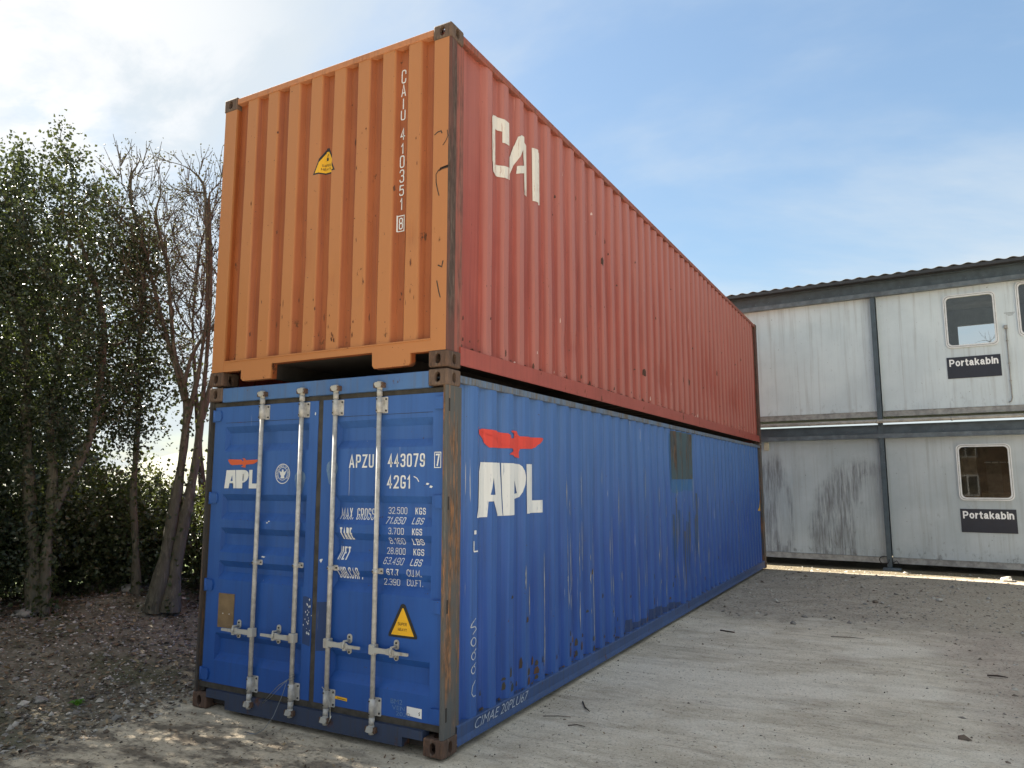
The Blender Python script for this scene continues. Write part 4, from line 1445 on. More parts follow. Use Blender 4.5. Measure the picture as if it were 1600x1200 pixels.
def eagle(P, u0, u1, v0, v1, f=None):
    """spread-winged bird emblem: flat-topped wings, head up, tail below"""
    pts = [(0.0, 0.97), (0.02, 0.84), (0.06, 0.92), (0.42, 0.86), (0.465, 0.80), (0.47, 0.70), (0.50, 0.70), (0.515, 0.82), (0.50, 0.91), (0.475, 0.93), (0.47, 0.97), (0.52, 1.0), (0.555, 0.98),
           (0.575, 0.84), (0.60, 0.80), (0.98, 0.84), (1.0, 0.80), (0.97, 0.68), (0.90, 0.55), (0.86, 0.45), (0.80, 0.38), (0.60, 0.34), (0.58, 0.20), (0.585, 0.0), (0.44, 0.12), (0.50, 0.24),
           (0.49, 0.34), (0.15, 0.30), (0.09, 0.42), (0.06, 0.60), (0.03, 0.75)]
    q = [(u0 + (u1 - u0) * a, v0 + (v1 - v0) * b) for a, b in pts]
    P.poly([sp(a, b, f) for a, b in q] if f else q)


def apl(P, u0, u1, v0, v1, f=None):
    def Q(pts):
        q = [(u0 + (u1 - u0) * a, v0 + (v1 - v0) * b) for a, b in pts]
        P.poly([sp(a, b, f) for a, b in q] if f else q)
    # A with a slim counter, P with a slit counter, L with a broad foot
    Q([(0, 0), (.13, 0), (.150, .28), (.225, .28), (.225, .40), (.178, .40), (.222, .72), (.222, 1), (.046, 1)])
    Q([(.222, 1), (.222, .72), (.245, .40), (.225, .40), (.225, .28), (.262, .28), (.272, 0), (.346, 0), (.308, 1)])
    Q([(.326, 1), (.356, 0), (.536, 0), (.536, 1)])
    Q([(.536, 1), (.536, .78), (.560, .78), (.565, .42), (.536, .40), (.536, .30), (.60, .34), (.66, .44), (.700, .58), (.712, .72), (.695, .86), (.65, .95), (.60, .99)])
    Q([(.728, 0), (1, 0), (1, .26), (.815, .26), (.815, 1), (.722, 1)])


P = Print(); apl(P, *dbox(-2.187, -1.795, 1.747, 1.895)); P.build('company_lettering', WHITE, doorL, lift_d, (), door_cuts)
P = Print(); eagle(P, *dbox(-2.165, -1.795, 1.912, 1.990)); P.build('bird_emblem', EAGLEO, doorL, lift_d, (), door_cuts)
# round seal
cx, cz = fp(-1.533, 1.862)
P = Print()
P.ring(cx, cz, 0.073, 0.079); P.ring(cx, cz, 0.048, 0.052)
for k, ch in enumerate('AMERICAN BUREAU OF SHIPPING'):
    if ch == ' ':
        continue
    a = math.radians(215 - k * 250 / 26)
    v, f = text2d(ch)
    o = len(P.v)
    for a_, b_ in v:
        lx, lz = (a_ - .5) * (0.004 if ch == 'I' else 0.011), (b_ - .5) * 0.014
        P.v.append((cx + (0.0625 + lz) * math.cos(a) + lx * math.sin(a), cz + (0.0625 + lz) * math.sin(a) - lx * math.cos(a)))
    P.f += [tuple(i + o for i in q) for q in f]
P.poly([(cx - .040, cz + .026), (cx - .012, cz + .012), (cx - .008, cz + .034), (cx + .006, cz + .034), (cx + .012, cz + .012), (cx + .040, cz + .026), (cx + .026, cz - .006), (cx + .016, cz - .016), (cx + .022, cz - .036), (cx - .022, cz - .036), (cx - .016, cz - .016), (cx - .026, cz - .006)])
P.build('seal_emblem', WHITE, doorL, lift_d, (), door_cuts)
# super heavy triangle
a = dbox(-0.463, -0.217, 0.738, 0.965)
cx, bz = (a[0] + a[1]) / 2, a[2]
P = Print()
P.poly([(a[0] + .008, bz), (a[1] - .008, bz), (a[1], bz + .008), (a[1] - .004, bz + .024), (cx + .018, a[3] - .006), (cx, a[3]), (cx - .018, a[3] - .006), (a[0] + .004, bz + .024), (a[0], bz + .008)])
P.build('warning_triangle', BLACK, doorR, lift_d, (), door_cuts)
P = Print(); P.poly([(a[0] + .026, bz + .016), (a[1] - .026, bz + .016), (cx + .005, a[3] - .030), (cx - .005, a[3] - .030)])
P.build('warning_triangle_face', YELLOW, doorR, lambda x, z: Vector((x, YD + recd(z) - .0036, z)), (), door_cuts)
P = Print(); P.stencil('SUPER', cx - .040, cx + .035, bz + .082, bz + .102); P.stencil('HEAVY', cx - .038, cx + .037, bz + .045, bz + .065)
P.build('warning_lettering', BLACK, doorR, lambda x, z: Vector((x, YD + recd(z) - .005, z)), (), door_cuts)
# brown board over the plate, stickers, repaints, scuffs
m_ = MB(); a = dbox(-2.183, -2.002, 0.645, 0.910)
m_.box(a[0], a[1], YD - 0.005, YD - 0.0005, a[2], a[3])
for dx_ in (-.03, .045):
    bolt(m_, (a[0] + a[1]) / 2 + dx_, YD - .005, a[2] + .11, 0.005)
m_.build('brown_plate', [CARD, GALV], doorL)
P = Print(); P.poly([(q[0], q[1]) for q in ((-.314, .23), (-.190, .222), (-.190, .285), (-.314, .288))]); P.build('white_sticker', simple('white_sticker', (0.72, 0.74, 0.75), 0.4, var=.06), doorR, lift_d)
P = Print(); P.stroke([(-.205, .263), (-.213, .255), (-.205, .247), (-.212, .240)], .005); P.build('sticker_mark', BLACK, doorR, lambda x, z: Vector((x, YD - .004, z)))
P = Print(); P.poly([(-.957, .252), (-.840, .246), (-.840, .268), (-.945, .272), (-.957, .262)]); P.build('yellow_sticker', YELLOW, doorR, lift_d)
P = Print()
for k in range(7):
    P.poly([(-.932 + k * .012, .257 - k * .0006), (-.924 + k * .012, .2566 - k * .0006), (-.924 + k * .012, .2616 - k * .0006), (-.932 + k * .012, .2622 - k * .0006)])
P.build('sticker_mark', BLACK, doorR, lambda x, z: Vector((x, YD - .004, z)))
P = Print()
for zz_ in (1.217, 1.140):
    P.poly([(-1.146, zz_), (-1.132, zz_ + .022), (-1.114, zz_ + .006), (-1.130, zz_ - .020)])
P.build('white_tape', WHITE, doorR, lift_d)
for dr, q in ((doorL, [(-1.290, .60), (-1.215, .585), (-1.212, .93), (-1.27, .945), (-1.298, .94)]), (doorR, [(-1.155, .56), (-1.035, .575), (-1.04, .905), (-1.06, .92), (-1.157, .91)])):
    P = Print(); P.poly(q); P.build('repainted_patch', PATCHBLUE, dr, lambda x, z: Vector((x, YD - .0012, z)))
P = Print()
for k in range(26):
    x_, z_ = random.gauss(-1.245, .016), random.uniform(.66, .93)
    r = random.uniform(.002, .007)
    P.poly([(x_ - r, z_), (x_, z_ - r * 1.6), (x_ + r * .8, z_ + r * .2), (x_ + r * .1, z_ + r * 1.8)])
P.build('paint_chips', WHITE, doorL, lambda x, z: Vector((x, YD - .003, z)))
for dr, cx, cz in ((doorL, -1.375, 1.795), (doorR, -1.052, 1.87)):
    P = Print()
    P.poly([(cx + .05 * math.cos(t) * (1 + .25 * math.sin(3 * t)), cz + .105 * math.sin(t) * (1 + .12 * math.cos(2 * t))) for t in np.linspace(0, 2 * math.pi, 20)[:-1]])
    P.build('scuff', SCUFF, dr, lambda x, z: Vector((x, YD + recd(z) - .0015, z)), (), door_cuts)
# small peeling flecks and pen marks
P = Print()
for x_, z_, w, h_ in ((-.185, 1.782, .03, .012), (-.155, 1.762, .03, .014), (-1.72, 1.475, .02, .008), (-1.70, 1.487, .02, .008), (-1.245, 2.318, .014, .02), (-.098, .497, .02, .024), (-1.76, 1.21, .05, .008)):
    P.poly([(x_, z_), (x_ + w * .6, z_ - h_ * .4), (x_ + w, z_ + h_ * .5), (x_ + w * .3, z_ + h_)])
P.stroke([(-.29, 1.838), (-.262, 1.825), (-.245, 1.80)], .007)
P.build('paint_flecks', WHITE, doorR, lift_d, (), door_cuts)
P = Print()
P.word('BM2', -.452, -.352, .290, .322); P.word('VEN', -.44, -.33, .252, .280); P.word('2020', -.405, -.285, .216, .244)
P.build('chalk_writing', simple('faint_chalk', (0.09, 0.17, 0.34), .7, var=.3, scale=40), doorR, lift_d)

fl = interp(prof_l)
l_cuts = [a for a, _ in prof_l]


def side_off(y, z):
    e = sum(a * math.exp(-((y - cy) / ry) ** 2 - ((z - cz) / rz) ** 2) for cy, cz, ry, rz, a in dents_l)
    e += 0.0025 * math.sin(y * 1.7 + z * 2.1) + 0.002 * math.sin(y * 4.1 - z * 3.3)
    return -(fl(y) + e)


def lift_ls(y, z):
    return Vector((side_off(y, z) + 0.005, y, z))


P = Print(); apl(P, 0.402, 1.485, 1.540, 1.945, fl); P.build('company_lettering', WHITE, lo, lift_ls, l_cuts)
P = Print(); eagle(P, 0.408, 1.507, 1.990, 2.212, fl); P.build('bird_emblem', EAGLE, lo, lift_ls, l_cuts)
P = Print(); P.poly([(.388, 1.422), (.418, 1.422), (.418, 1.450), (.388, 1.450)]); P.stroke([(.385, 1.375), (.385, 1.300), (.440, 1.300)], .010)
P.build('white_marks', WHITE, lo, lift_ls, l_cuts)


def arc(cx, cz, rx, rz, a0, a1, n=10):
    return [(cx + rx * math.cos(math.radians(a0 + (a1 - a0) * k / n)), cz + rz * math.sin(math.radians(a0 + (a1 - a0) * k / n))) for k in range(n + 1)]


P = Print()
cw = 0.008
P.stroke([(.42, .83), (.37, .80), (.36, .775), (.41, .775), (.43, .755), (.38, .725)], cw)
P.stroke(arc(.395, .672, .032, .030, 0, 380), cw)
for zc in (.575, .480):
    P.stroke([(.430, zc + .045), (.375, zc + .015)] + arc(.395, zc, .026, .026, 150, 500), cw)
P.stroke([(.425, .405), (.385, .370), (.375, .325), (.40, .298), (.43, .30)], cw)
P.build('chalk_number', CHALK, lo, lift_ls, l_cuts)
P = Print()
P.word('CIMAE 20PLU67', 0.40, 1.20, 0.085, 0.150, -0.012, 0.5)
P.build('chalk_writing', CHALK, lo, lambda y, z: Vector((0.003, y, z)))
# welded repair patch: teal primer border, rusted plate that follows the folds
P = Print(); P.poly([(5.36, 1.70), (5.60, 1.64), (6.10, 1.68), (6.60, 1.66), (6.66, 2.49), (5.34, 2.49)]); P.build('primer_patch', TEAL, lo, lambda y, z: Vector((side_off(y, z) + 0.003, y, z)), l_cuts)
P = Print(); P.poly([(5.52, 1.83), (6.48, 1.835), (6.48, 2.485), (5.52, 2.485)]); P.build('repair_plate', PATCHRUST, lo, lambda y, z: Vector((side_off(y, z) + 0.008, y, z)), l_cuts)
RECESS_SHADE = rusty('recess_shade_strip', (0.045, 0.034, 0.030), (0.08, 0.05, 0.04), (0.13, 0.075, 0.05), 0.45, 0.62, .3)  # dark rusty strips in the folds: recess shade put into the colour
for k in range(18, 23):
    yk = 0.443 + PITCH * k
    for ya, yb in ((yk + .004, yk + .055), (yk + .105, yk + .125)):
        if 5.53 < ya and yb < 6.47:
            P = Print(); P.poly([(ya, 1.86 + .03 * (k % 3)), (yb, 1.84 + .05 * (k % 2)), (yb - .004, 2.46), (ya + .003, 2.47)])
            P.build('recess_shade_strip', RECESS_SHADE, lo, lambda y, z: Vector((side_off(y, z) + 0.0105, y, z)), l_cuts)
P = Print()
for k in range(26):
    y_ = random.uniform(5.45, 6.75)
    z1_ = random.uniform(1.1, 1.66)
    z0_ = z1_ - random.uniform(.3, 1.0)
    w_ = random.uniform(.004, .02)
    P.poly([(y_ - w_, z1_), (y_ - w_ * .8, (z0_ + z1_) / 2), (y_, max(.2, z0_)), (y_ + w_ * .9, (z0_ + z1_) / 2 + .05), (y_ + w_, z1_ - .02)])
P.build('grey_runs', rusty('grey_run_stain', (0.040, 0.085, 0.19), (0.075, 0.095, 0.11), (0.11, 0.095, 0.075), .44, .60, .3), lo, lambda y, z: Vector((side_off(y, z) + 0.0022, y, z)), l_cuts)['kind'] = 'stuff'
# darker repainted skirt low down
P = Print()
st = [(3.60, 0.17)]
yy = 3.62
hh = 0.30
while yy < 5.6:
    st += [(yy, hh), (yy + .20, hh)]
    yy += .205
    hh = random.uniform(.20, .30)
st += [(yy, 0.17)]
P.poly(st); P.build('repainted_skirt', PATCHBLUE, lo, lambda y, z: Vector((side_off(y, z) + 0.003, y, z)), l_cuts)
# small warning label near the far end
P = Print(); P.poly([(11.62, 1.20), (11.86, 1.20), (11.74, 1.42)]); P.build('warning_label', YELLOW, lo, lift_ls, l_cuts)
P = Print()
for k in range(95):      # long scrapes down the ribs where the paint is rubbed to grey
    rib = random.choice([3, 4, 6, 7, 8, 10, 11, 13, 14, 16, 17, 19, 20, 22, 23, 25, 27, 30, 33])
    y_ = 0.443 + PITCH * rib - random.choice([0.004, 0.006, 0.066])
    z_ = random.uniform(.22, 1.0) if random.random() < .75 else random.uniform(.9, 1.7)
    L_ = random.uniform(.06, .55)
    w_ = random.uniform(.004, .014)
    n_ = 6
    pts = [(y_ + random.uniform(-.4, .4) * w_ + w_ * math.sin(math.pi * k2 / n_) * .5, z_ + L_ * k2 / n_) for k2 in range(n_ + 1)]
    pts += [(y_ - w_ * math.sin(math.pi * k2 / n_) * random.uniform(.4, 1) - .0006, z_ + L_ * k2 / n_) for k2 in range(n_, -1, -1)]
    P.poly(pts)
P.build('paint_scrapes', printed('scraped_primer', (0.36, 0.37, 0.37), 0.52, (0.10, 0.12, 0.16)), lo, lambda y, z: Vector((side_off(y, z) + 0.004, y, z)), l_cuts)['kind'] = 'stuff'

P = Print()
Q2 = Print()
for k in range(75):
    rib = random.choice([0, 1, 1, 2, 2, 3, 3, 4, 5, 6, 7, 8, 9, 10, 12, 14, 15, 17, 18, 20, 21, 24, 27])
    y_ = 0.443 + PITCH * rib + random.choice([.11, -.04, -.02, .03, .16])
    z_ = random.uniform(.17, .34) if random.random() < .65 else random.uniform(.3, .9)
    h_, w_ = random.uniform(.02, .10), random.uniform(.006, .026)
    (P if random.random() < .65 else Q2).poly([(y_ - w_, z_), (y_ + w_ * .7, z_ + .004), (y_ + w_, z_ + h_ * .5), (y_ + w_ * .3, z_ + h_), (y_ - w_ * .6, z_ + h_ * .75)])
P.build('rust_stains', rusty('olive_stain', (0.035, 0.060, 0.085), (0.055, 0.050, 0.035), (0.10, 0.065, 0.035), .40, .58), lo, lambda y, z: Vector((side_off(y, z) + 0.0025, y, z)), l_cuts)['kind'] = 'stuff'
Q2.build('rust_spots', rusty('brown_spot', (0.06, 0.045, 0.04), (0.08, 0.045, 0.028), (0.16, 0.08, 0.04), .40, .58), lo, lambda y, z: Vector((side_off(y, z) + 0.0032, y, z)), l_cuts)['kind'] = 'stuff'
P = Print()
Q2 = Print()
for k in range(130):
    y_ = random.uniform(.25, 11.5)
    z_ = abs(random.gauss(0, .05)) + .158 if random.random() < .6 else random.uniform(.2, 2.3)
    h_, w_ = random.uniform(.012, .06), random.uniform(.004, .016)
    (P if random.random() < .75 else Q2).poly([(y_ - w_, z_), (y_ + w_ * .7, z_ + .003), (y_ + w_, z_ + h_ * .5), (y_ + w_ * .3, z_ + h_), (y_ - w_ * .6, z_ + h_ * .75)])
for y_, z_ in ((6.15, .62), (6.55, .64), (6.75, .67), (6.20, .50), (7.6, .45), (8.3, 1.0), (4.4, .5), (3.05, 1.55)):
    P.poly([(y_ - .03, z_), (y_ + .02, z_ - .02), (y_ + .035, z_ + .05), (y_, z_ + .08), (y_ - .025, z_ + .06)])
P.build('rust_chips', rusty('dark_rust_chip', (0.07, 0.035, 0.028), (0.04, 0.025, 0.02), (0.13, 0.06, 0.04), .40, .58), up, lambda y, z: lift_us(y, z) - Vector((.0035, 0, 0)), u_cuts)['kind'] = 'stuff'
Q2.build('paint_peel', printed('pale_primer_peel', (0.58, 0.42, 0.38), .6, (0.35, 0.15, 0.12)), up, lambda y, z: lift_us(y, z) - Vector((.0042, 0, 0)), u_cuts)['kind'] = 'stuff'

# wire tied round the second locking bar, trailing to the ground
m_ = MB()
xb = -1.353
for k in range(3):
    z_ = 0.345 + 0.012 * k
    m_.tube([(xb + .021 * math.cos(t), BY + .021 * math.sin(t), z_ + .01 * math.sin(t + k)) for t in np.linspace(0, 6.28, 13)], 0.0016, 5)
m_.tube([(xb, -.027, .35), (xb - .08, -.05, .30), (xb - .17, -.05, .22), (xb - .235, -.055, .155)], 0.0028, 5)
m_.tube([(xb - .012, -.026, .345), (xb - .07, -.06, .28), (xb - .16, -.055, .20), (xb - .235, -.052, .150)], 0.002, 5)
m_.tube([(xb - .02, -.027, .34), (xb - .03, -.06, .24), (xb - .06, -.11, .10), (xb - .09, -.17, .02), (xb - .10, -.24, .006)], 0.002, 5)
m_.tube([(xb - .10, -.24, .006), (xb - .19, -.25, .012), (xb - .17, -.28, .006), (xb - .10, -.25, .012)], 0.003, 5)
w_ = m_.build('wire', simple('grey_tie_wire', (0.20, 0.22, 0.24), .5, .6), None)
tag(w_, 'thin grey tie wire twisted round a locking rod and trailing to the ground', 'wire')
m_ = MB()
xb = -1.008
m_.tube([(xb - .02, -.03, .335), (xb + .03, -.034, .30), (xb + .052, -.03, .24), (xb + .062, -.03, .20), (xb + .066, -.03, .13), (xb + .056, -.03, .105), (xb + .074, -.03, .15)], 0.003, 5)
w_ = m_.build('wire', simple('pale_tie_cord', (0.40, 0.40, 0.36), .7), None)
tag(w_, 'short pale cord looped over the bottom of the third locking rod', 'cord')

# ================================================================== CABINS
FA = -math.radians(4.155)
FP = (2.327, 13.003, 0.0)
STEEL = simple('slate_steel_paint', (0.060, 0.085, 0.105), 0.5, 0.0, var=0.22, scale=5)
STEELL = simple('slate_flange_paint', (0.105, 0.130, 0.150), 0.5, 0.0, var=0.3, scale=6)
GUT = simple('grey_plastic_pipe', (0.30, 0.29, 0.27), 0.45, var=0.25, scale=7)
ROOFM = simple('grey_roof_sheet', (0.20, 0.20, 0.195), 0.7, var=0.3, scale=6)
FRAMEW = simple('white_window_frame', (0.66, 0.68, 0.69), 0.4, var=0.08)
NAVY = simple('dark_navy_sign', (0.014, 0.018, 0.032), 0.35, var=0.1)
SIGNW = simple('white_sign_lettering', (0.82, 0.83, 0.84), 0.5, var=0.04)
ROOMD = simple('dim_room_paint', (0.55, 0.62, 0.67), 0.9, var=0.15, scale=2)
ROOMB = simple('brown_standin_room', (0.17, 0.125, 0.075), 0.8, var=0.45, scale=3)  # room coloured brown in place of the reflection in the lower pane


def cabin_skin(name, dirty):
    mt, g = newmat(name)
    x, y, z = g.xyz()
    n = g.noise(1.1, 5, 0.6)
    c = g.mix(g.step(n, 0.3, 0.7), (0.53, 0.605, 0.645), (0.62, 0.695, 0.73))
    if dirty:
        c = g.mix(g.step(n, 0.3, 0.7), (0.38, 0.435, 0.465), (0.46, 0.515, 0.545))
    st = g.noise((15, 15, 0.5), 6, 0.65)
    c = g.mix(g.m('MULTIPLY', g.step(st, 0.46, 0.75), 0.40), c, (0.24, 0.24, 0.23))
    fl_ = g.noise((9, 9, 5), 8, 0.72, (2, 5, 1))
    low = g.step(z, 0.85, 0.1) if dirty else g.step(z, 3.7, 3.2)
    c = g.mix(g.m('MULTIPLY', g.step(g.m('ADD', fl_, g.m('MULTIPLY', low, 0.10)), 0.60, 0.76), 0.6 if dirty else 0.3), c, (0.12, 0.12, 0.115))
    if dirty:
        # scrubbed arcs: dark mould left round wiped areas
        wob = g.m('SUBTRACT', g.noise((5, 5, 3), 5, 0.65, (6, 6, 6)), 0.5)
        brush = g.noise((26, 26, 2.0), 5, 0.68, (1, 1, 5))

        def ell(cx, cz, rx, rz):
            a = g.m('DIVIDE', g.m('SUBTRACT', x, cx), rx)
            b = g.m('DIVIDE', g.m('SUBTRACT', z, cz), rz)
            return g.m('ADD', g.m('SQRT', g.m('ADD', g.m('MULTIPLY', a, a), g.m('MULTIPLY', b, b))), g.m('MULTIPLY', wob, 0.34))
        o1 = g.step(ell(-0.55, 0.55, 1.02, 1.70), 1.10, 0.86)
        i1 = g.step(ell(-0.18, 0.70, 0.54, 1.38), 1.05, 0.80)
        o2 = g.step(ell(-2.30, 1.00, 0.40, 1.42), 1.10, 0.84)
        i2 = g.step(ell(-2.12, 1.0, 0.16, 0.75), 1.1, 0.7)
        a = g.m('MULTIPLY', o1, g.m('SUBTRACT', 1.0, g.m('MULTIPLY', i1, 0.75)))
        b = g.m('MULTIPLY', o2, g.m('SUBTRACT', 1.0, g.m('MULTIPLY', i2, 0.7)))
        sm = g.m('MULTIPLY', g.m('MULTIPLY', g.m('MAXIMUM', a, b), g.step(x, -0.02, -0.05)), g.step(brush, 0.28, 0.70))
        c = g.mix(g.m('MULTIPLY', sm, 0.88), c, (0.12, 0.125, 0.135))
    chip = g.step(g.noise(24, 2, 0.5, (4, 8, 4)), 0.74, 0.77)
    c = g.mix(g.m('MULTIPLY', chip, 0.6), c, (0.10, 0.09, 0.08))
    g.out(g.bsdf(c, 0.55, 0, g.bump(g.noise((1.2, 1.2, 0.8), 2, 0.5), 0.2, 0.02), 0.35))
    return mt


SKU = cabin_skin('cabin_skin_upper', False)
SKL = cabin_skin('cabin_skin_lower', True)
SKIRT = simple('cabin_skirt_rail', (0.30, 0.30, 0.29), 0.6, var=0.3, scale=9)


def glass_mat(name, tint):
    mt, g = newmat(name)
    fr_ = g.N.new('ShaderNodeFresnel')
    fr_.inputs[0].default_value = 1.5
    tr = g.N.new('ShaderNodeBsdfTransparent')
    tr.inputs[0].default_value = tint + (1,)
    gl = g.N.new('ShaderNodeBsdfGlossy')
    gl.inputs['Roughness'].default_value = 0.02
    gl.inputs[0].default_value = (0.9, 0.9, 0.9, 1)
    mx = g.N.new('ShaderNodeMixShader')
    g.L.new(g.m('MULTIPLY', fr_.outputs[0], 1.25, None, True), mx.inputs[0])
    g.L.new(tr.outputs[0], mx.inputs[1])
    g.L.new(gl.outputs[0], mx.inputs[2])
    g.out(mx)
    return mt


GLASS = glass_mat('window_glass', (0.78, 0.80, 0.80))
FRONT, BACK = 0.10, 3.0


def wall_with_holes(mb, s0, s1, z0, z1, y0, y1, holes):
    """a wall slab with rectangular openings, built of boxes butted end to end"""
    xs = sorted(set([s0, s1] + [h for q in holes for h in q[:2]]))
    for a, b in zip(xs[:-1], xs[1:]):
        cuts = sorted([(q[2], q[3]) for q in holes if q[0] <= a + 1e-6 and q[1] >= b - 1e-6])
        z = z0
        for c_, d_ in cuts:
            mb.box(a, b, y0, y1, z, c_)
            z = d_
        mb.box(a, b, y0, y1, z, z1)


def cabin(label, s0, s1, z0, z1, skin, windows, room):
    r = empty('portable_cabin', FP, FA)
    tag(r, label, 'cabin', 'stacked portable cabins')
    holes = [(a + .05, b - .05, c_ + .05, d_ - .05) for a, b, c_, d_ in windows]
    m_ = MB()
    wall_with_holes(m_, s0, s1, z0 + .12, z1, FRONT, FRONT + .06, holes)
    m_.build('front_wall', skin, r)
    for ea in (s0, s1 - .05):
        m_ = MB()
        m_.box(ea, ea + .05, FRONT + .0605, BACK, z0 + .12, z1)
        m_.build('end_wall', skin, r)
    m_ = MB()
    rear = [(1.45, 2.30, z0 + 1.36, z0 + 2.30)] if room is ROOMD and windows else []
    wall_with_holes(m_, s0 + .0505, s1 - .0505, z0 + .12, z1, BACK - .05, BACK, rear)
    m_.build('rear_wall', room, r)
    m_ = MB(); m_.box(s0 + .051, s1 - .051, FRONT + .061, BACK - .051, z1 - .05, z1 - .002); m_.build('ceiling', room, r)
    m_ = MB(); m_.box(s0 + .051, s1 - .051, FRONT + .061, BACK - .051, z0 + .122, z0 + .16); m_.build('floor', room, r)
    m_ = MB()
    m_.box(s0, s1, FRONT - .022, FRONT + .06, z0, z0 + .118)
    m_.box(s0, s1, FRONT - .030, FRONT - .0222, z0 + .112, z0 + .118)
    m_.build('base_rail', SKIRT, r)
    # applied wall sheets' lower skirting band and vertical joint battens
    m_ = MB()
    k = s0 + .02
    while k < s1 - .05:
        e = min(s1 - .02, k + 1.22)
        m_.box(k, e - .004, FRONT - .008, FRONT - .0004, z0 + .122, z0 + .262)
        k = e
    m_.build('skirting_band', skin, r)
    k = s0 + 1.24
    while k < s1 - .2:
        if not any(a - .02 < k < b + .02 for a, b, _, _ in windows):
            j_ = MB(); j_.box(k - .012, k + .012, FRONT - .0035, FRONT - .0003, z0 + .264, z1 - .01); j_.build('joint_strip', skin, r)
        k += 1.22
    for a, b, c_, d_ in windows:
        w_ = MB()
        oo = rrect(a, b, c_, d_, .10)
        ii_ = rrect(a + .055, b - .055, c_ + .055, d_ - .055, .075)
        n_ = len(oo)
        for y_a, y_b, p_o, p_i in ((FRONT - .030, FRONT - .0004, oo, ii_),):
            vs = [(u, y_a, v) for u, v in p_o] + [(u, y_a, v) for u, v in p_i] + [(u, y_b, v) for u, v in p_o] + [(u, FRONT + .05, v) for u, v in p_i]
            fs = []
            for i in range(n_):
                j = (i + 1) % n_
                fs += [(i, j, n_ + j, n_ + i), (2 * n_ + i, 2 * n_ + j, j, i), (n_ + i, n_ + j, 3 * n_ + j, 3 * n_ + i)]
            w_.add(vs, fs)
        wo_ = w_.build('window', FRAMEW, r)
        # dark rubber bead in two thin rings
        b_ = MB()
        ra, rb = rrect(a + .022, b - .022, c_ + .022, d_ - .022, .088), rrect(a + .028, b - .028, c_ + .028, d_ - .028, .084)
        vs = [(u, FRONT - .0315, v) for u, v in ra] + [(u, FRONT - .0315, v) for u, v in rb]
        b_.add(vs, [(i, (i + 1) % n_, n_ + (i + 1) % n_, n_ + i) for i in range(n_)])
        b_.build('bead', GASKET, wo_)
        p_ = MB(); p_.prism(rrect(a + .050, b - .050, c_ + .050, d_ - .050, .078), 'y', FRONT + .010, FRONT + .014)
        p_.build('pane', GLASS, wo_)
    return r


W1 = (1.26, 2.17, 4.50, 5.60)
W2 = (1.28, 2.20, 1.43, 2.54)
c_ul = cabin('pale grey upper cabin with a blank windowless wall above the stained one', -5.6, -0.02, 3.16, 5.90, SKU, [], ROOMD)
c_ur = cabin('pale grey upper cabin with a rounded white window reflecting the sky', 0.02, 5.6, 3.16, 5.90, SKU, [W1, (2.50, 3.40, 4.62, 5.72)], ROOMD)
c_ll = cabin('grimy grey lower cabin with dark wiped stains beside the blue container', -5.6, -0.02, 0.125, 2.86, SKL, [], ROOMB)
c_lr = cabin('grimy grey lower cabin with a brown-looking rounded window', 0.02, 5.6, 0.125, 2.86, SKL, [W2], ROOMB)
# made-up furnishings standing in for the reflection in the lower pane
for nm, bx, mt in (('standin_curtain', (1.30, 1.62, .30, .34, 1.45, 2.5), ROOMB), ('standin_shelf', (1.66, 2.30, 1.4, 1.7, 1.40, 1.56), simple('standin_shelf_wood', (0.33, 0.25, 0.14), .7)),
                   ('standin_cupboard', (1.78, 2.06, 2.2, 2.6, 0.3, 2.25), simple('standin_cupboard_green', (0.20, 0.22, 0.18), .7))):
    m_ = MB(); m_.box(*bx, 0, .006)
    m_.build(nm, mt, c_lr)
m_ = MB()
for k in range(5):
    m_.box(1.75 + k * .13, 1.86 + k * .13, .9, .92, 2.18 - .006 * (k % 2), 2.20)
m_.build('reflection_strip', simple('reflection_strip_tone', (0.75, 0.72, 0.62), .4), c_lr)
# wall-mounted cable trunking with switch box on the upper right cabin
m_ = MB()
m_.box(2.265, 2.325, FRONT - .06, FRONT - .0004, 4.80, 4.87, 0, .006)
m_.tube([(2.30, FRONT - .025, 4.80), (2.30, FRONT - .025, 3.42), (2.28, FRONT - .03, 3.36), (2.24, FRONT - .04, 3.34)], .011, 8)
for zz_ in (4.55, 4.1, 3.75):
    m_.box(2.280, 2.320, FRONT - .040, FRONT - .0004, zz_, zz_ + .02)
m_.build('cable_conduit', GUT, c_ur)
P = Print()
for row, (a, b) in enumerate(((2.29, 2.46), (2.33, 2.44), (2.35, 2.42))):
    k = a
    while k < b:
        P.poly([(k, 5.115 - row * .025), (k + .012, 5.115 - row * .025), (k + .012, 5.124 - row * .025), (k, 5.124 - row * .025)])
        k += .017
P.build('small_print', BLACK, c_ur, lambda x, z: Vector((x, FRONT - .003, z)))
m_ = MB(); m_.box(-2.46, -2.36, FRONT - .06, FRONT - .0004, 2.50, 2.68, 0, .008)
m_.build('cream_lamp_box', simple('cream_plastic', (0.50, 0.46, 0.34), .5, var=.1), c_ll)
# louvre strip of dark gap behind base
for lab, (a, b, c_, d_) in (('dark navy Portakabin sign below the upper window', (1.25, 2.17, 3.875, 4.31)), ('dark navy Portakabin sign below the lower brown window', (1.275, 2.20, .805, 1.262))):
    lab = lab.replace('Portakabin ', '')
    s_ = empty('sign', FP, FA)
    tag(s_, lab + ', white lettering along its top', 'sign', 'cabin signs')
    m_ = MB(); m_.box(a, b, FRONT - .010, FRONT - .0006, c_, d_); m_.build('board', NAVY, s_)
    P = Print()
    hh = d_ - c_
    P.stencil('Portakabin', a + .042, b - .042, d_ - .188, d_ - .044, .0260, LOW, .17)
    P.build('lettering', SIGNW, s_, lambda x, z: Vector((x, FRONT - .0125, z)))

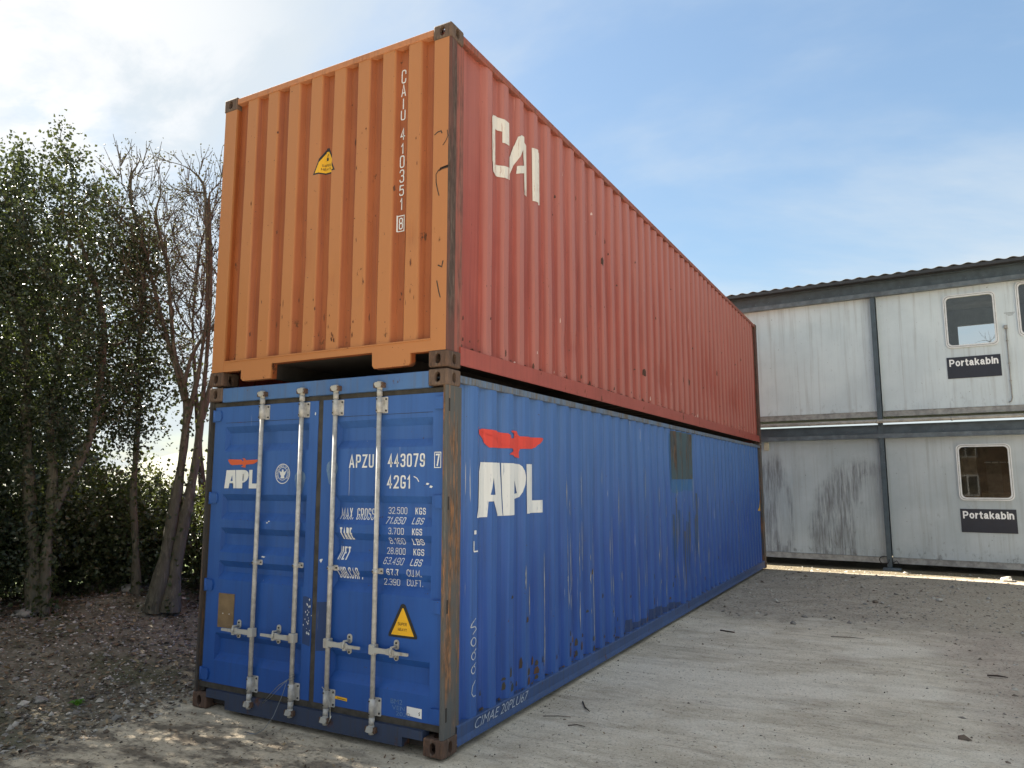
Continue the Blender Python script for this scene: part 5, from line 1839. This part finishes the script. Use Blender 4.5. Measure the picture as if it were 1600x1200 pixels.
# steel frame carrying the cabins
fr = empty('steel_frame', FP, FA)
tag(fr, 'slate blue steel posts and beams carrying the stacked cabins', 'steel frame')
for k, sx in enumerate((-4.9, -0.04, 4.85)):
    m_ = MB()
    m_.box(sx - .045, sx + .045, -.010, .0, .035, 5.745); m_.box(sx - .045, sx + .045, .080, .090, .035, 5.745); m_.box(sx - .004, sx + .004, .0002, .0798, .035, 5.745)
    p_ = m_.build('post', STEEL, fr)
    m_ = MB(); m_.box(sx - .12, sx + .20, -.11, .16, -.02, .034, 0, .004)
    m_.build('base_plate', STEELL, p_)
    m_ = MB()
    for zz_ in (2.2, 2.45, 5.2, 5.5):
        bolt(m_, sx + .03, -.010, zz_, .010, 0)
    m_.build('bolts', STEELL, p_, 'stuff')
for z0, z1 in ((2.70, 2.985), (5.75, 6.06)):
    m_ = MB()
    m_.box(-6.0, 6.0, -.012 + .03, .026 + .03, z0 + .012, z1 - .012)
    b_ = m_.build('beam', STEEL, fr)
    m_ = MB()
    m_.box(-6.0, 6.0, -.045, .09, z0, z0 + .0115)
    m_.build('flange', STEELL, b_)
    m_ = MB(); m_.box(-6.0, 6.0, -.036, -.028, z0 + .0117, z0 + .092); m_.build('lip', STEELL, b_)
    m_ = MB(); m_.box(-6.0, 6.0, -.045, .09, z1 - .0115, z1); m_.build('flange', STEEL, b_)
    m_ = MB()
    for k in range(40):
        bolt(m_, -5.8 + k * .3, .018, z0 + .17 - .02 * (k % 2), .008, 0)
    m_.build('bolts', STEELL, b_, 'stuff')
m_ = MB(); m_.tube([(-6, -.07, 3.045), (-1.2, -.07, 3.055), (6, -.07, 3.07)], .040, 12)
pp = m_.build('gutter_pipe', GUT, None)
pp.location = FP
pp.rotation_euler = (0, 0, FA)
tag(pp, 'pale grey pipe running along the beam between the two cabin storeys', 'pipe')
m_ = MB()
for k in range(9):
    xk = -5.5 + k * 1.35
    m_.tube([(xk, -.07, 3.055), (xk + .03, -.07, 3.055)], .046, 12)
m_.build('pipe_clips', GUT, pp, 'stuff')
rf = empty('roof', FP, FA)
tag(rf, 'dark corrugated roof over the stacked cabins with a black gutter', 'roof')
m_ = MB()
nx2 = 420
vs, fs = [], []
for i in range(nx2 + 1):
    x = -6.2 + 12.4 * i / nx2
    zc = .016 * math.cos(x * 2 * math.pi / .25)
    vs += [(x, -.20, 6.165 + zc), (x, 3.5, 6.62 + zc), (x, 3.5, 6.612 + zc), (x, -.20, 6.157 + zc)]
for i in range(nx2):
    o = i * 4
    fs += [(o, o + 4, o + 5, o + 1), (o + 3, o + 2, o + 6, o + 7), (o, o + 3, o + 7, o + 4)]
m_.add(vs, fs, 0, True)
m_.build('roof_sheet', ROOFM, rf)
m_ = MB()
m_.prism([(-.22, 6.135), (-.225, 6.075), (-.20, 6.062), (-.08, 6.062), (-.06, 6.075), (-.06, 6.135), (-.068, 6.135), (-.072, 6.082), (-.20, 6.072), (-.212, 6.135)], 'x', -6.2, 6.2)
m_.build('gutter', simple('black_gutter', (0.02, 0.021, 0.023), .5), rf)
m_ = MB(); m_.box(-6.1, 6.1, -.05, .0, 6.0615, 6.13); m_.build('fascia', STEEL, rf)
# cable loops at the foot of the post
m_ = MB()
m_.tube([(-.13 + .09 * math.cos(t), -.02 + .03 * math.sin(2 * t), .19 + .08 * math.sin(t)) for t in np.linspace(-1.2, 4.4, 16)], .009, 6)
m_.tube([(.02, .0, .14), (.10, -.03, .19), (.14, -.02, .12), (.10, .02, .09)], .009, 6)
cb = m_.build('cable', simple('black_cable', (0.015, 0.015, 0.015), .6), None)
cb.location = FP
cb.rotation_euler = (0, 0, FA)
tag(cb, 'black cable coiled at the foot of the slate post', 'cable')

# ================================================================== TREES
def trimat(name, c1, c2, trans, rough=0.45):
    mt, g = newmat(name)
    oi = g.N.new('ShaderNodeNewGeometry')
    n = g.noise(2.2, 3, 0.6)
    rnd = oi.outputs['Random Per Island']
    c = g.mix(g.m('ADD', g.m('MULTIPLY', g.step(n, .3, .7), .5), g.m('MULTIPLY', rnd, .5)), c1, c2)
    b = g.bsdf(c, rough, 0, None, 0.45)
    t = g.N.new('ShaderNodeBsdfTranslucent')
    g.put(t.inputs[0], g.mix(rnd, trans, tuple(k * .6 for k in trans)))
    mx = g.N.new('ShaderNodeMixShader')
    mx.inputs[0].default_value = 0.28
    g.L.new(b.outputs[0], mx.inputs[1])
    g.L.new(t.outputs[0], mx.inputs[2])
    g.out(mx)
    return mt


HOLLY = trimat('holly_leaf', (0.022, 0.036, 0.020), (0.048, 0.066, 0.034), (0.075, 0.095, 0.022), 0.36)
IVY = trimat('ivy_leaf', (0.026, 0.042, 0.018), (0.060, 0.075, 0.028), (0.11, 0.135, 0.025), 0.42)
BUD = trimat('bud_leaf', (0.055, 0.058, 0.035), (0.085, 0.085, 0.048), (0.09, 0.09, 0.035), 0.6)
BARK = rusty('bark', (0.080, 0.074, 0.055), (0.045, 0.042, 0.033), (0.145, 0.132, 0.095), 0.4, 0.62, 1.2, 0.9)
BARKD = rusty('dark_bark', (0.055, 0.046, 0.037), (0.032, 0.027, 0.022), (0.10, 0.085, 0.065), 0.4, 0.62, 1.2, 0.9)


def colonise(roots, blobs, n_att, step=0.11, kill=0.20, infl=0.9, seed=1, iters=120, wig=.22, lift=.08):
    """space colonisation: limbs grow from the given stems into a cloud of points"""
    rng = np.random.default_rng(seed)
    att = []
    tot = sum(b[1][0] * b[1][1] * b[1][2] for b in blobs)
    for c, r in blobs:
        k = max(20, int(n_att * r[0] * r[1] * r[2] / tot))
        u = rng.normal(size=(k, 3))
        u /= np.linalg.norm(u, axis=1)[:, None]
        u *= rng.random((k, 1)) ** 0.38
        att.append(np.array(c) + u * np.array(r))
    att = np.concatenate(att)
    P, par = [], []
    for stem in roots:
        prev = stem.get('parent', -1) if isinstance(stem, dict) else -1
        pts = [np.array(p, float) for p in (stem['pts'] if isinstance(stem, dict) else stem)]
        dense = []
        for a, b in zip(pts[:-1], pts[1:]):
            k = max(1, int(np.linalg.norm(b - a) / step))
            for i in range(k):
                dense.append(a + (b - a) * i / k)
        dense.append(pts[-1])
        for p in dense:
            P.append(p)
            par.append(prev)
            prev = len(P) - 1
    n0 = len(P)
    P = np.array(P)
    alive = np.ones(len(att), bool)
    for it in range(iters):
        A = att[alive]
        if not len(A):
            break
        d2 = ((A[:, None, :] - P[None]) ** 2).sum(-1)
        j = d2.argmin(1)
        dm = np.sqrt(d2[np.arange(len(A)), j])
        use = dm < infl * (1 + 1.5 * (it < 15))
        if not use.any():
            break
        acc = np.zeros_like(P)
        dd = (A - P[j]) / np.maximum(dm, 1e-5)[:, None]
        np.add.at(acc, j[use], dd[use])
        idx = np.nonzero((acc ** 2).sum(1) > 0)[0]
        v = acc[idx] / np.linalg.norm(acc[idx], axis=1)[:, None] + rng.normal(0, wig, (len(idx), 3)) + np.array([0, 0, lift])
        v /= np.linalg.norm(v, axis=1)[:, None]
        new = P[idx] + v * step
        P = np.concatenate([P, new])
        par += idx.tolist()
        d3 = ((A[:, None, :] - new[None]) ** 2).sum(-1).min(1)
        k = np.nonzero(alive)[0]
        alive[k[d3 < kill ** 2]] = False
        if len(P) > 4200:
            break
    return P, np.array(par), n0


def limbs(P, par, r_tip, r_root, power=2.2, cap=None):
    n = len(P)
    w = np.zeros(n)
    kids = np.zeros(n, int)
    for i in range(n - 1, -1, -1):
        if kids[i] == 0:
            w[i] = 1.0
        if par[i] >= 0:
            w[par[i]] += w[i]
            kids[par[i]] += 1
    roots_ = np.nonzero(par < 0)[0]
    wr = max(2.0, np.median(w[roots_]))
    r = r_tip * w ** (math.log(r_root / r_tip) / math.log(wr))
    if cap:
        r = np.minimum(r, cap)
    return np.maximum(r, r_tip), kids


def limb_mesh(mb, P, par, r, kids, rmin_round=0.02):
    """chains of nodes become tapered tubes"""
    n = len(P)
    child = [[] for _ in range(n)]
    for i in range(n):
        if par[i] >= 0:
            child[par[i]].append(i)
    starts = [i for i in range(n) if par[i] < 0]
    stack = [(s, None) for s in starts]
    while stack:
        s, p0 = stack.pop()
        ch = [] if p0 is None else [p0]
        rr = [] if p0 is None else [min(r[p0], r[s] * 1.25)]
        i = s
        while True:
            ch.append(i)
            rr.append(r[i])
            k = child[i]
            if not k:
                break
            k = sorted(k, key=lambda q: -r[q])
            for q in k[1:]:
                stack.append((q, i))
            i = k[0]
        if len(ch) > 1:
            pts = [P[q] for q in ch]
            if len(pts) > 3:
                pts = [pts[0]] + [0.25 * pts[q - 1] + 0.5 * pts[q] + 0.25 * pts[q + 1] for q in range(1, len(pts) - 1)] + [pts[-1]]
            if max(rr) < 0.012:
                pts = pts[::2] + ([pts[-1]] if (len(pts) - 1) % 2 else [])
                rr = rr[::2] + ([rr[-1]] if (len(rr) - 1) % 2 else [])
            rr = [q * (1 + .10 * math.sin(7.1 * t_ + s) + .07 * math.sin(17.3 * t_ + 2 * s)) for t_, q in enumerate(rr)]
            mb.tube(pts, rr, 9 if max(rr) > 0.03 else (5 if max(rr) > 0.012 else 3), 0, False)


def leaf_mesh(name, pos, size, mats, parent, seed, droop=0.3, asp=0.42):
    rng = np.random.default_rng(seed)
    n = len(pos)
    L = rng.uniform(*size, n)
    u = rng.normal(size=(n, 3))
    u[:, 2] -= droop
    u /= np.linalg.norm(u, axis=1)[:, None]
    w = np.cross(u, rng.normal(size=(n, 3)))
    w /= np.linalg.norm(w, axis=1)[:, None]
    nn = np.cross(u, w)
    U = u * L[:, None]
    Wv = w * (L * asp)[:, None]
    F = nn * (L * 0.16)[:, None]
    v = np.stack([pos, pos + U * .45 + Wv + F, pos + U, pos + U * .45 - Wv + F], 1).reshape(-1, 3)
    f = np.empty((n, 2, 3), int)
    b = 4 * np.arange(n)
    f[:, 0] = np.stack([b, b + 2, b + 1], -1)
    f[:, 1] = np.stack([b, b + 3, b + 2], -1)
    me = bpy.data.meshes.new(name)
    me.from_pydata(v.tolist(), [], f.reshape(-1, 3).tolist())
    return link(name, me, parent, mats)


def tree(name, label, cat, base, stems, blobs, n_att, leaf_n, leaf_size, leaf_mat, bark, seed, r_tip=0.0035, r_root=0.11, spread=0.11, twigs=0, kill=0.2, group=None, infl=.9, cap=None, taper=.20, ivy=0, wig=.22, lift=.08):
    """trunk part from explicit stems, grown limbs, and a crown of separate leaves"""
    bx, by = base
    bz = float(ground_z(bx, by)) - 0.05
    O = np.array((bx, by, bz))
    root = empty(name, tuple(O))
    tag(root, label, cat, group)
    st = []
    for s in stems:
        if isinstance(s, dict):
            st.append({'pts': [np.array(p) - O for p in s['pts']], 'parent': s['parent']})
        else:
            st.append([np.array(p) - O for p in s])
    bl = [((c[0] - bx, c[1] - by, c[2] - bz), r) for c, r in blobs]
    P, par, n0 = colonise(st, bl, n_att, seed=seed, kill=kill, infl=infl, wig=wig, lift=lift)
    r, kids = limbs(P, par, r_tip, r_root, cap=cap)
    z = P[:, 2]
    r = np.minimum(r, r_root * np.clip(1.0 - taper * np.maximum(z - .3, 0), .26, 1))
    for i in range(n0):                       # stems that fork off above the ground start slimmer
        if par[i] < 0 and z[i] > .7:
            j = i
            while j < n0 and (j == i or par[j] == j - 1):
                r[j] = min(r[j], r_root * .62 * max(.35, 1 - .018 * (j - i)))
                j += 1
    # flare at the foot
    r = r * (1 + 0.35 * np.exp(-np.maximum(z, 0) / 0.22) * (np.arange(len(P)) < n0))
    mb = MB()
    limb_mesh(mb, P, par, r, kids)
    rng = np.random.default_rng(seed + 5)
    tips = np.nonzero((r < r_tip * 3.2) & (np.arange(len(P)) >= n0))[0]
    src = P[tips]
    if twigs:
        ends = []
        for t in tips:
            for _ in range(twigs):
                if rng.random() < .62:
                    d_ = P[t] - P[par[t]]
                    d_ = d_ / (np.linalg.norm(d_) + 1e-6) + rng.normal(0, .38, 3) + np.array([0, 0, .55])
                    d_ /= np.linalg.norm(d_)
                    l_ = rng.uniform(.10, .38)
                    bend = rng.normal(0, .05, 3)
                    mb.tube([P[t], P[t] + d_ * l_ * .5 + bend * l_, P[t] + d_ * l_], [.0046, .0040, .0028], 3, 0, False)
                    ends += [P[t] + d_ * l_ * q for q in (.4, .7, 1.0)]
        src = np.array(ends) if len(ends) else src
    o = link('trunk', mb.mesh('trunk'), root, bark)
    if ivy:
        cand = np.nonzero((np.arange(len(P)) < n0) & (z < 2.6))[0]
        k = cand[rng.integers(0, len(cand), ivy)]
        a_ = rng.uniform(0, 6.28, ivy)
        off = np.stack([np.cos(a_), np.sin(a_), rng.normal(0, .6, ivy)], -1) * (r[k] + np.abs(rng.normal(.02, .05, ivy)))[:, None]
        leaf_mesh('ivy', P[k] + off, (.028, .06), IVY, root, seed + 13, .1, .5)
    if leaf_n and len(src):
        k = rng.integers(0, len(src), leaf_n)
        pos = src[k] + rng.normal(0, spread, (leaf_n, 3))
        leaf_mesh('crown', pos, leaf_size, leaf_mat, root, seed + 9)
    return root


# evergreen with leaning stems from the bank's crest
tree('holly_tree', 'dark evergreen tree with several stems forking low, at the crest of the bank', 'tree', (-4.94, 0.15),
     [[(-4.98, .12, .50), (-5.08, .11, 1.12), (-5.18, .07, 1.76), (-5.29, .03, 2.55), (-5.37, .03, 3.24)],
      [(-4.90, .17, .48), (-4.95, .17, 1.05), (-4.98, .20, 1.50), (-5.02, .21, 1.89), (-5.08, .18, 2.29), (-5.12, .20, 2.70), (-5.15, .24, 3.18)],
      [(-4.97, .19, 1.38), (-4.88, .26, 1.73), (-4.79, .37, 2.06), (-4.73, .43, 2.43), (-4.70, .44, 2.83), (-4.68, .44, 3.38)]],
     [((-5.29, -0.02, 4.45), (0.89, 0.89, 0.90)), ((-5.01, 0.48, 4.05), (0.71, 0.71, 0.82)), ((-5.30, -0.04, 3.50), (0.91, 0.91, 0.87)), ((-4.99, 0.51, 3.14), (0.73, 0.73, 0.71)),
      ((-5.24, 0.06, 5.12), (0.34, 0.34, 0.34)), ((-5.27, .04, 5.55), (.10, .10, .36)), ((-5.08, .30, 5.25), (.12, .12, .36)), ((-5.50, -.30, 5.30), (.14, .14, .35)), ((-4.98, .52, 5.02), (.10, .10, .32)), ((-5.40, -.15, 5.2), (.2, .2, .3)), ((-5.21, 0.12, 2.49), (0.72, 0.72, 0.47)), ((-4.90, 0.66, 4.55), (0.37, 0.37, 0.42))],
     2200, 34000, (.022, .052), HOLLY, BARK, 3, r_root=.072, cap=.072, spread=.075, ivy=1800, kill=.20)
tree('holly_tree', 'dark evergreen tree at the left edge behind the soil bank', 'tree', (-5.75, -.85),
     [[(-5.75, -.85, .4), (-5.8, -.8, 1.2), (-5.75, -.9, 2.2), (-5.8, -.9, 3.4)], [(-5.65, -.92, .4), (-5.5, -1.1, 1.4), (-5.4, -1.3, 2.6)]],
     [((-5.8, -.9, 4.1), (1.1, 1.0, 1.5)), ((-5.5, -1.4, 3.0), (1.0, 1.0, 1.2)), ((-5.9, -.5, 2.2), (.8, .8, .9))],
     1700, 24000, (.04, .07), HOLLY, BARKD, 8, r_root=.085, cap=.085)
tree('holly_tree', 'slim leafy tree with one thin upright stem between the forked and the bare tree', 'tree', (-4.83, 1.11),
     [[(-4.83, 1.12, .45), (-4.86, 1.08, 1.12), (-4.89, 1.03, 1.61), (-4.89, 1.03, 2.18), (-4.89, 1.03, 2.62), (-4.92, .99, 3.21), (-4.91, 1.0, 3.81), (-4.91, 1.0, 4.42)]],
     [((-4.95, 0.94, 4.26), (0.41, 0.41, 0.63)), ((-4.86, 1.08, 3.22), (0.46, 0.46, 0.59)), ((-4.97, 0.92, 2.54), (0.46, 0.46, 0.39))],
     800, 8500, (.022, .050), HOLLY, BARK, 14, r_root=.042, cap=.042, ivy=350)
# bare tree by the container with a split trunk
tree('bare_tree', 'leafless tree with a thick split trunk rising just left of the blue container', 'tree', (-4.32, 1.06),
     [[(-4.38, 1.00, .42), (-4.33, 1.07, .93), (-4.31, 1.13, 1.48), (-4.29, 1.18, 2.03), (-4.29, 1.21, 2.46), (-4.33, 1.19, 2.90), (-4.42, 1.10, 3.18), (-4.46, 1.06, 3.62), (-4.52, 1.02, 4.22), (-4.64, .88, 4.88)],
      [(-4.27, 1.12, .42), (-4.27, 1.16, .93), (-4.24, 1.23, 1.47), (-4.21, 1.30, 2.04), (-4.21, 1.33, 2.54), (-4.21, 1.36, 3.20), (-4.22, 1.38, 3.81), (-4.25, 1.37, 4.43), (-4.31, 1.33, 5.21)],
      [(-4.29, 1.20, 2.40), (-4.26, 1.30, 3.0), (-4.24, 1.36, 3.7), (-4.28, 1.34, 4.5), (-4.34, 1.30, 5.3)],
      [(-4.21, 1.35, 2.50), (-4.15, 1.45, 3.2), (-4.13, 1.48, 4.0), (-4.18, 1.5, 4.9)],
      [(-4.31, 1.18, 2.70), (-4.50, 1.05, 3.4), (-4.66, .88, 4.2), (-4.82, .70, 5.0)],
      [(-4.33, 1.17, 2.88), (-4.33, 1.24, 3.22), (-4.29, 1.38, 3.50), (-4.23, 1.58, 3.74)],
      [(-4.23, 1.24, 1.58), (-4.16, 1.31, 1.63), (-4.08, 1.45, 1.79)]],
     [((-4.70, 0.80, 4.76), (0.55, 0.55, 0.80)), ((-4.35, 1.28, 4.92), (0.45, 0.45, 0.72)), ((-4.5, 1.05, 4.01), (0.60, 0.60, 0.71)), ((-4.25, 1.40, 3.36), (0.42, 0.42, 0.63)), ((-4.85, .68, 5.3), (.14, .14, .45)), ((-4.55, 1.0, 5.4), (.12, .12, .42))],
     1150, 3400, (.016, .034), BUD, BARK, 21, r_tip=.0042, r_root=.080, twigs=4, kill=.165, spread=.03, cap=.08, taper=.30, ivy=420, wig=.05, lift=.30)
tree('bare_tree', 'thin leafless tree partly hidden behind the upper container edge', 'tree', (-4.75, 2.15),
     [[(-4.75, 2.15, .4), (-4.75, 2.15, 1.5), (-4.75, 2.2, 2.6), (-4.8, 2.2, 3.6)], [(-4.85, 2.15, .4), (-5.0, 2.05, 1.6), (-5.1, 1.95, 2.8), (-5.2, 1.9, 3.8)]],
     [((-4.9, 2.1, 4.6), (.8, .8, 1.25)), ((-5.3, 1.7, 4.2), (.6, .6, 1.2))],
     700, 1600, (.018, .036), BUD, BARKD, 27, r_tip=.0048, r_root=.055, twigs=3, kill=.22, spread=.03, cap=.05, taper=.25, wig=.05, lift=.30)
# the hedge line carries on towards the road, and a second row stands behind
tree('holly_tree', 'dark evergreen tree further along the bank, cut off by the left edge', 'tree', (-5.9, -2.4),
     [[(-5.9, -2.4, .3), (-5.9, -2.4, 1.5), (-5.8, -2.5, 3.0)]],
     [((-5.8, -2.4, 3.9), (1.3, 1.2, 1.7)), ((-5.6, -2.0, 2.2), (1.0, 1.0, 1.0))], 1000, 15000, (.05, .09), HOLLY, BARKD, 33, r_root=.10, cap=.10)
tree('holly_tree', 'dark evergreen of the second row, seen through the gaps below the forked tree', 'tree', (-7.9, 1.0),
     [[(-7.9, 1.0, .1), (-7.9, 1.0, 1.5), (-7.8, 1.1, 3.0)], [(-7.8, 1.1, .1), (-7.6, 1.5, 1.6), (-7.6, 1.7, 2.6)]],
     [((-7.9, 1.0, 3.6), (1.3, 1.2, 1.8)), ((-7.7, 1.3, 2.0), (1.2, 1.2, 1.1))], 1100, 17000, (.05, .09), HOLLY, BARKD, 35, r_root=.09, cap=.09)
tree('holly_tree', 'dark evergreen of the second row, furthest left behind the hedge', 'tree', (-8.0, -1.3),
     [[(-8.0, -1.3, .1), (-8.0, -1.3, 1.5), (-7.9, -1.2, 3.0)]],
     [((-8.0, -1.3, 3.8), (1.3, 1.3, 2.0)), ((-7.8, -1.0, 2.0), (1.2, 1.2, 1.1))], 1000, 15000, (.05, .09), HOLLY, BARKD, 36, r_root=.09, cap=.09)

tree('bare_tree', 'leafless tree behind the cabins, glimpsed through the upper window', 'tree', (6.3, 21.5),
     [[(6.3, 21.5, 0), (6.3, 21.5, 2.5), (6.4, 21.5, 4.2)]], [((6.3, 21.5, 5.2), (1.9, 1.2, 1.4))], 420, 0, (.02, .03), BUD, BARKD, 41, r_tip=.007, r_root=.10, twigs=3, kill=.3, cap=.1)

# undergrowth
for k, (bx, by, h_, rad, lab, mt, n_) in enumerate((
        (-5.55, .75, 1.45, .70, 'dark ivy shrub filling the gap behind the forked evergreen', IVY, 6500),
        (-5.35, 1.45, 1.25, .65, 'half lit ivy shrub low down behind the slim stem', IVY, 5500),
        (-4.75, 1.95, 1.15, .60, 'leafy bramble shrub behind the foot of the bare tree trunk', IVY, 4800),
        (-5.75, .0, 1.6, .80, 'dark shrub under the evergreens beside the leaning stems', HOLLY, 7000),
        (-4.05, 2.0, 1.25, .50, 'thin bramble shrub squeezed between the bare trunk and the container', IVY, 3200),
        (-5.6, -.75, 1.2, .85, 'low dark shrub at the left edge of the bank', HOLLY, 6500),
        (-6.4, -.35, 1.3, .9, 'low dark shrub behind the leaning stems, close to the ground', HOLLY, 6500),
        (-6.3, .95, 1.2, .85, 'low ivy shrub in the second row behind the forked evergreen', IVY, 6000),
        (-5.95, 1.75, 1.1, .75, 'low ivy shrub in the second row behind the slim stem', IVY, 5500),
        (-5.35, 2.9, 1.4, .9, 'dark ivy shrub beyond the bare tree, half behind the container', IVY, 6000),
        (-7.5, 1.2, .95, 1.0, 'knee high dark shrub far back behind the leaning stems', HOLLY, 5000),
        (-7.3, 2.9, 1.1, 1.0, 'knee high ivy shrub far back behind the slim stem', IVY, 5000),
        (-6.7, 2.0, 1.7, 1.0, 'wide ivy shrub furthest back behind the trees', IVY, 7500))):
    z0 = float(ground_z(bx, by))
    rr = random.Random(50 + k)
    stems = []
    for q in range(4):
        a = rr.uniform(0, 6.28)
        stems.append([(bx + .06 * math.cos(a), by + .06 * math.sin(a), z0 - .02), (bx + .3 * rad * math.cos(a), by + .3 * rad * math.sin(a), z0 + h_ * .35), (bx + .55 * rad * math.cos(a), by + .55 * rad * math.sin(a), z0 + h_ * .65)])
    tree('shrub', lab, 'shrub', (bx, by), stems, [((bx, by, z0 + h_ * .5), (rad, rad, h_ * .55))], 420, n_, (.030, .065), mt, BARKD, 60 + k, r_root=.022, spread=.09, kill=.2)

# weed by the bank's toe
wd = empty('weed', (-3.16, -.50, float(ground_z(-3.16, -.5))))
tag(wd, 'small bright green weed at the toe of the bank', 'weed')
WEED = trimat('weed_leaf', (0.06, 0.17, 0.02), (0.11, 0.25, 0.03), (0.2, 0.4, 0.03))
for k in range(9):
    a = k * .7 + random.uniform(-.2, .2)
    l_ = random.uniform(.05, .085)
    up_ = random.uniform(.02, .06)
    d_ = Vector((math.cos(a), math.sin(a), 0))
    s_ = Vector((-math.sin(a), math.cos(a), 0))
    m_ = MB()
    m_.add([d_ * .006 + Vector((0, 0, .004)), d_ * l_ * .45 + s_ * .022 + Vector((0, 0, up_)), d_ * l_ * .5 + Vector((0, 0, up_ * .8)), d_ * l_ * .45 - s_ * .022 + Vector((0, 0, up_)), d_ * l_ + Vector((0, 0, up_ * .7))],
           [(0, 2, 1), (0, 3, 2), (1, 2, 4), (2, 3, 4)])
    m_.build('leaf', WEED, wd)

# sticks and stray pieces on the yard
STK = simple('dead_stick', (0.055, 0.040, 0.030), .85)


def stick(pts, r, label, cat='stick', mt=STK, name='stick', grp='sticks lying on the yard'):
    m_ = MB()
    m_.tube(pts, r, 6)
    o = m_.build(name, mt, None)
    tag(o, label, cat, grp)
    return o


def gpt(x, y, dz=.008):
    return (x, y, float(ground_z(x, y)) + dz)


stick([gpt(.28, 1.66), gpt(.36, 1.52), gpt(.45, 1.40, .02)], [.006, .006, .003], 'dark twig on the stain nearest the container side')
stick([gpt(.16, 1.16), gpt(.26, 1.22), gpt(.36, 1.24)], [.003, .003, .002], 'thin pale twig close to the container corner')
stick([gpt(.42, 1.05), gpt(.47, 1.10), gpt(.54, 1.09)], [.004, .003, .002], 'short bent twig right of the container corner')
stick([gpt(.62, 5.15), gpt(.80, 5.10)], [.010, .007], 'short thick stick beside the far half of the blue container')
stick([gpt(3.30, 4.14, .012), gpt(3.38, 4.12, .022), gpt(3.46, 4.14, .012)], [.008, .010, .005], 'curved brown bark scrap on the brown patch at right')
stick([gpt(1.85, 5.35), gpt(2.05, 5.42), gpt(2.2, 5.40)], [.004, .004, .002], 'thin twig in the middle of the yard')
# a few larger stones
for k, (x_, y_, r_, lab) in enumerate(((4.20, 12.0, .10, 'pale lump of rubble in the sun below the lower cabin'), (1.35, 6.0, .035, 'grey stone at the edge of the gravel'), (3.05, 8.9, .05, 'flat pale stone out on the dark gravel'),
                                       (2.2, 8.3, .045, 'brown stone in the middle of the dark gravel'), (-3.45, -.62, .045, 'round stone lying beside the green weed'), (-4.95, 1.12, .10, 'mossy lump at the foot of the bare tree'),
                                       (-5.0, .05, .09, 'grey lump beside the forked evergreen stems'))):
    bm = bmesh.new()
    bmesh.ops.create_icosphere(bm, subdivisions=2, radius=r_)
    for v in bm.verts:
        q = 1 + .35 * mnoise.noise(v.co * (1.6 / r_) + Vector((k * 7, 0, 0)))
        v.co *= q
        v.co.z *= .62
    m_ = MB().bm(bm, 0, False)
    o = m_.build('stone', ST[1] if 'pale' in lab else (ST[2] if 'brown' in lab else ST[0]), None)
    o.location = gpt(x_, y_, r_ * .3)
    tag(o, lab, 'stone', 'stray stones')

# far hedge and rising ground beyond the field
HILL = simple('far_hillside', (0.16, 0.165, 0.13), .95, var=.3, scale=.05)
n_ = 80
vs, fs = [], []
for i in range(n_ + 1):
    a = math.radians(95 + 130 * i / n_)
    d_ = Vector((math.cos(a), math.sin(a), 0))
    for rr_, zz_ in ((95, -.5), (120, 2.2), (170, 6.5 + 2.5 * math.sin(i * .31) + 1.2 * math.sin(i * .9)), (260, -1)):
        vs.append(d_ * rr_ + Vector((0, 0, zz_)))
for i in range(n_):
    for j in range(3):
        fs.append((i * 4 + j, i * 4 + j + 1, (i + 1) * 4 + j + 1, (i + 1) * 4 + j))
h_ = MB().add(vs, fs, 0, True).build('hill', HILL, None, 'structure')

# brick house across the yard, behind the camera: it shows as a reflection in the cabin windows
BRK, g = newmat('brick_wall')
bt = g.N.new('ShaderNodeTexBrick')
x, y, z = g.xyz()
g.put(bt.inputs['Vector'], g.vec(g.m('ADD', x, y), z, 0.0))
bt.inputs['Color1'].default_value = (0.21, 0.135, 0.085, 1)
bt.inputs['Color2'].default_value = (0.16, 0.105, 0.068, 1)
bt.inputs['Mortar'].default_value = (0.24, 0.20, 0.15, 1)
bt.inputs['Scale'].default_value = 1.0
bt.inputs['Brick Width'].default_value = 0.225
bt.inputs['Row Height'].default_value = 0.075
bt.inputs['Mortar Size'].default_value = 0.01
g.out(g.bsdf(bt.outputs[0], .9))
hs = empty('brick_house', (0.5, -24.0, 0.0))
tag(hs, 'brick house with white windows across the yard, mirrored in the cabin window', 'house')
m_ = MB(); m_.box(-5, 6, -7, 0, 0, 5.2); m_.build('wall', BRK, hs)
m_ = MB(); m_.prism([(-7.4, 5.2), (0.4, 5.2), (-3.5, 8.0)], 'x', -5.3, 6.3); m_.build('roof', simple('roof_tiles', (0.16, 0.10, 0.08), .85, var=.3, scale=6), hs)
for wx in (-3.6, -0.6, 2.4, 4.4):
    for wz in (0.9, 3.3):
        if wx == 2.4 and wz < 1:
            m_ = MB(); m_.box(wx, wx + .95, .002, .06, 0, 2.1); m_.build('door', simple('white_door', (.75, .75, .73), .5), hs)
            continue
        m_ = MB()
        for q in ((wx, wx + 1.2, wz, wz + .07), (wx, wx + 1.2, wz + 1.23, wz + 1.3), (wx, wx + .07, wz + .07, wz + 1.23), (wx + 1.13, wx + 1.2, wz + .07, wz + 1.23), (wx + .565, wx + .635, wz + .07, wz + 1.23)):
            m_.box(q[0], q[1], .002, .06, q[2], q[3])
        w_ = m_.build('window', FRAMEW, hs)
        p_ = MB(); p_.box(wx + .07, wx + 1.13, .002, .02, wz + .07, wz + 1.23); p_.build('pane', simple('dark_pane', (.03, .035, .04), .1), w_)
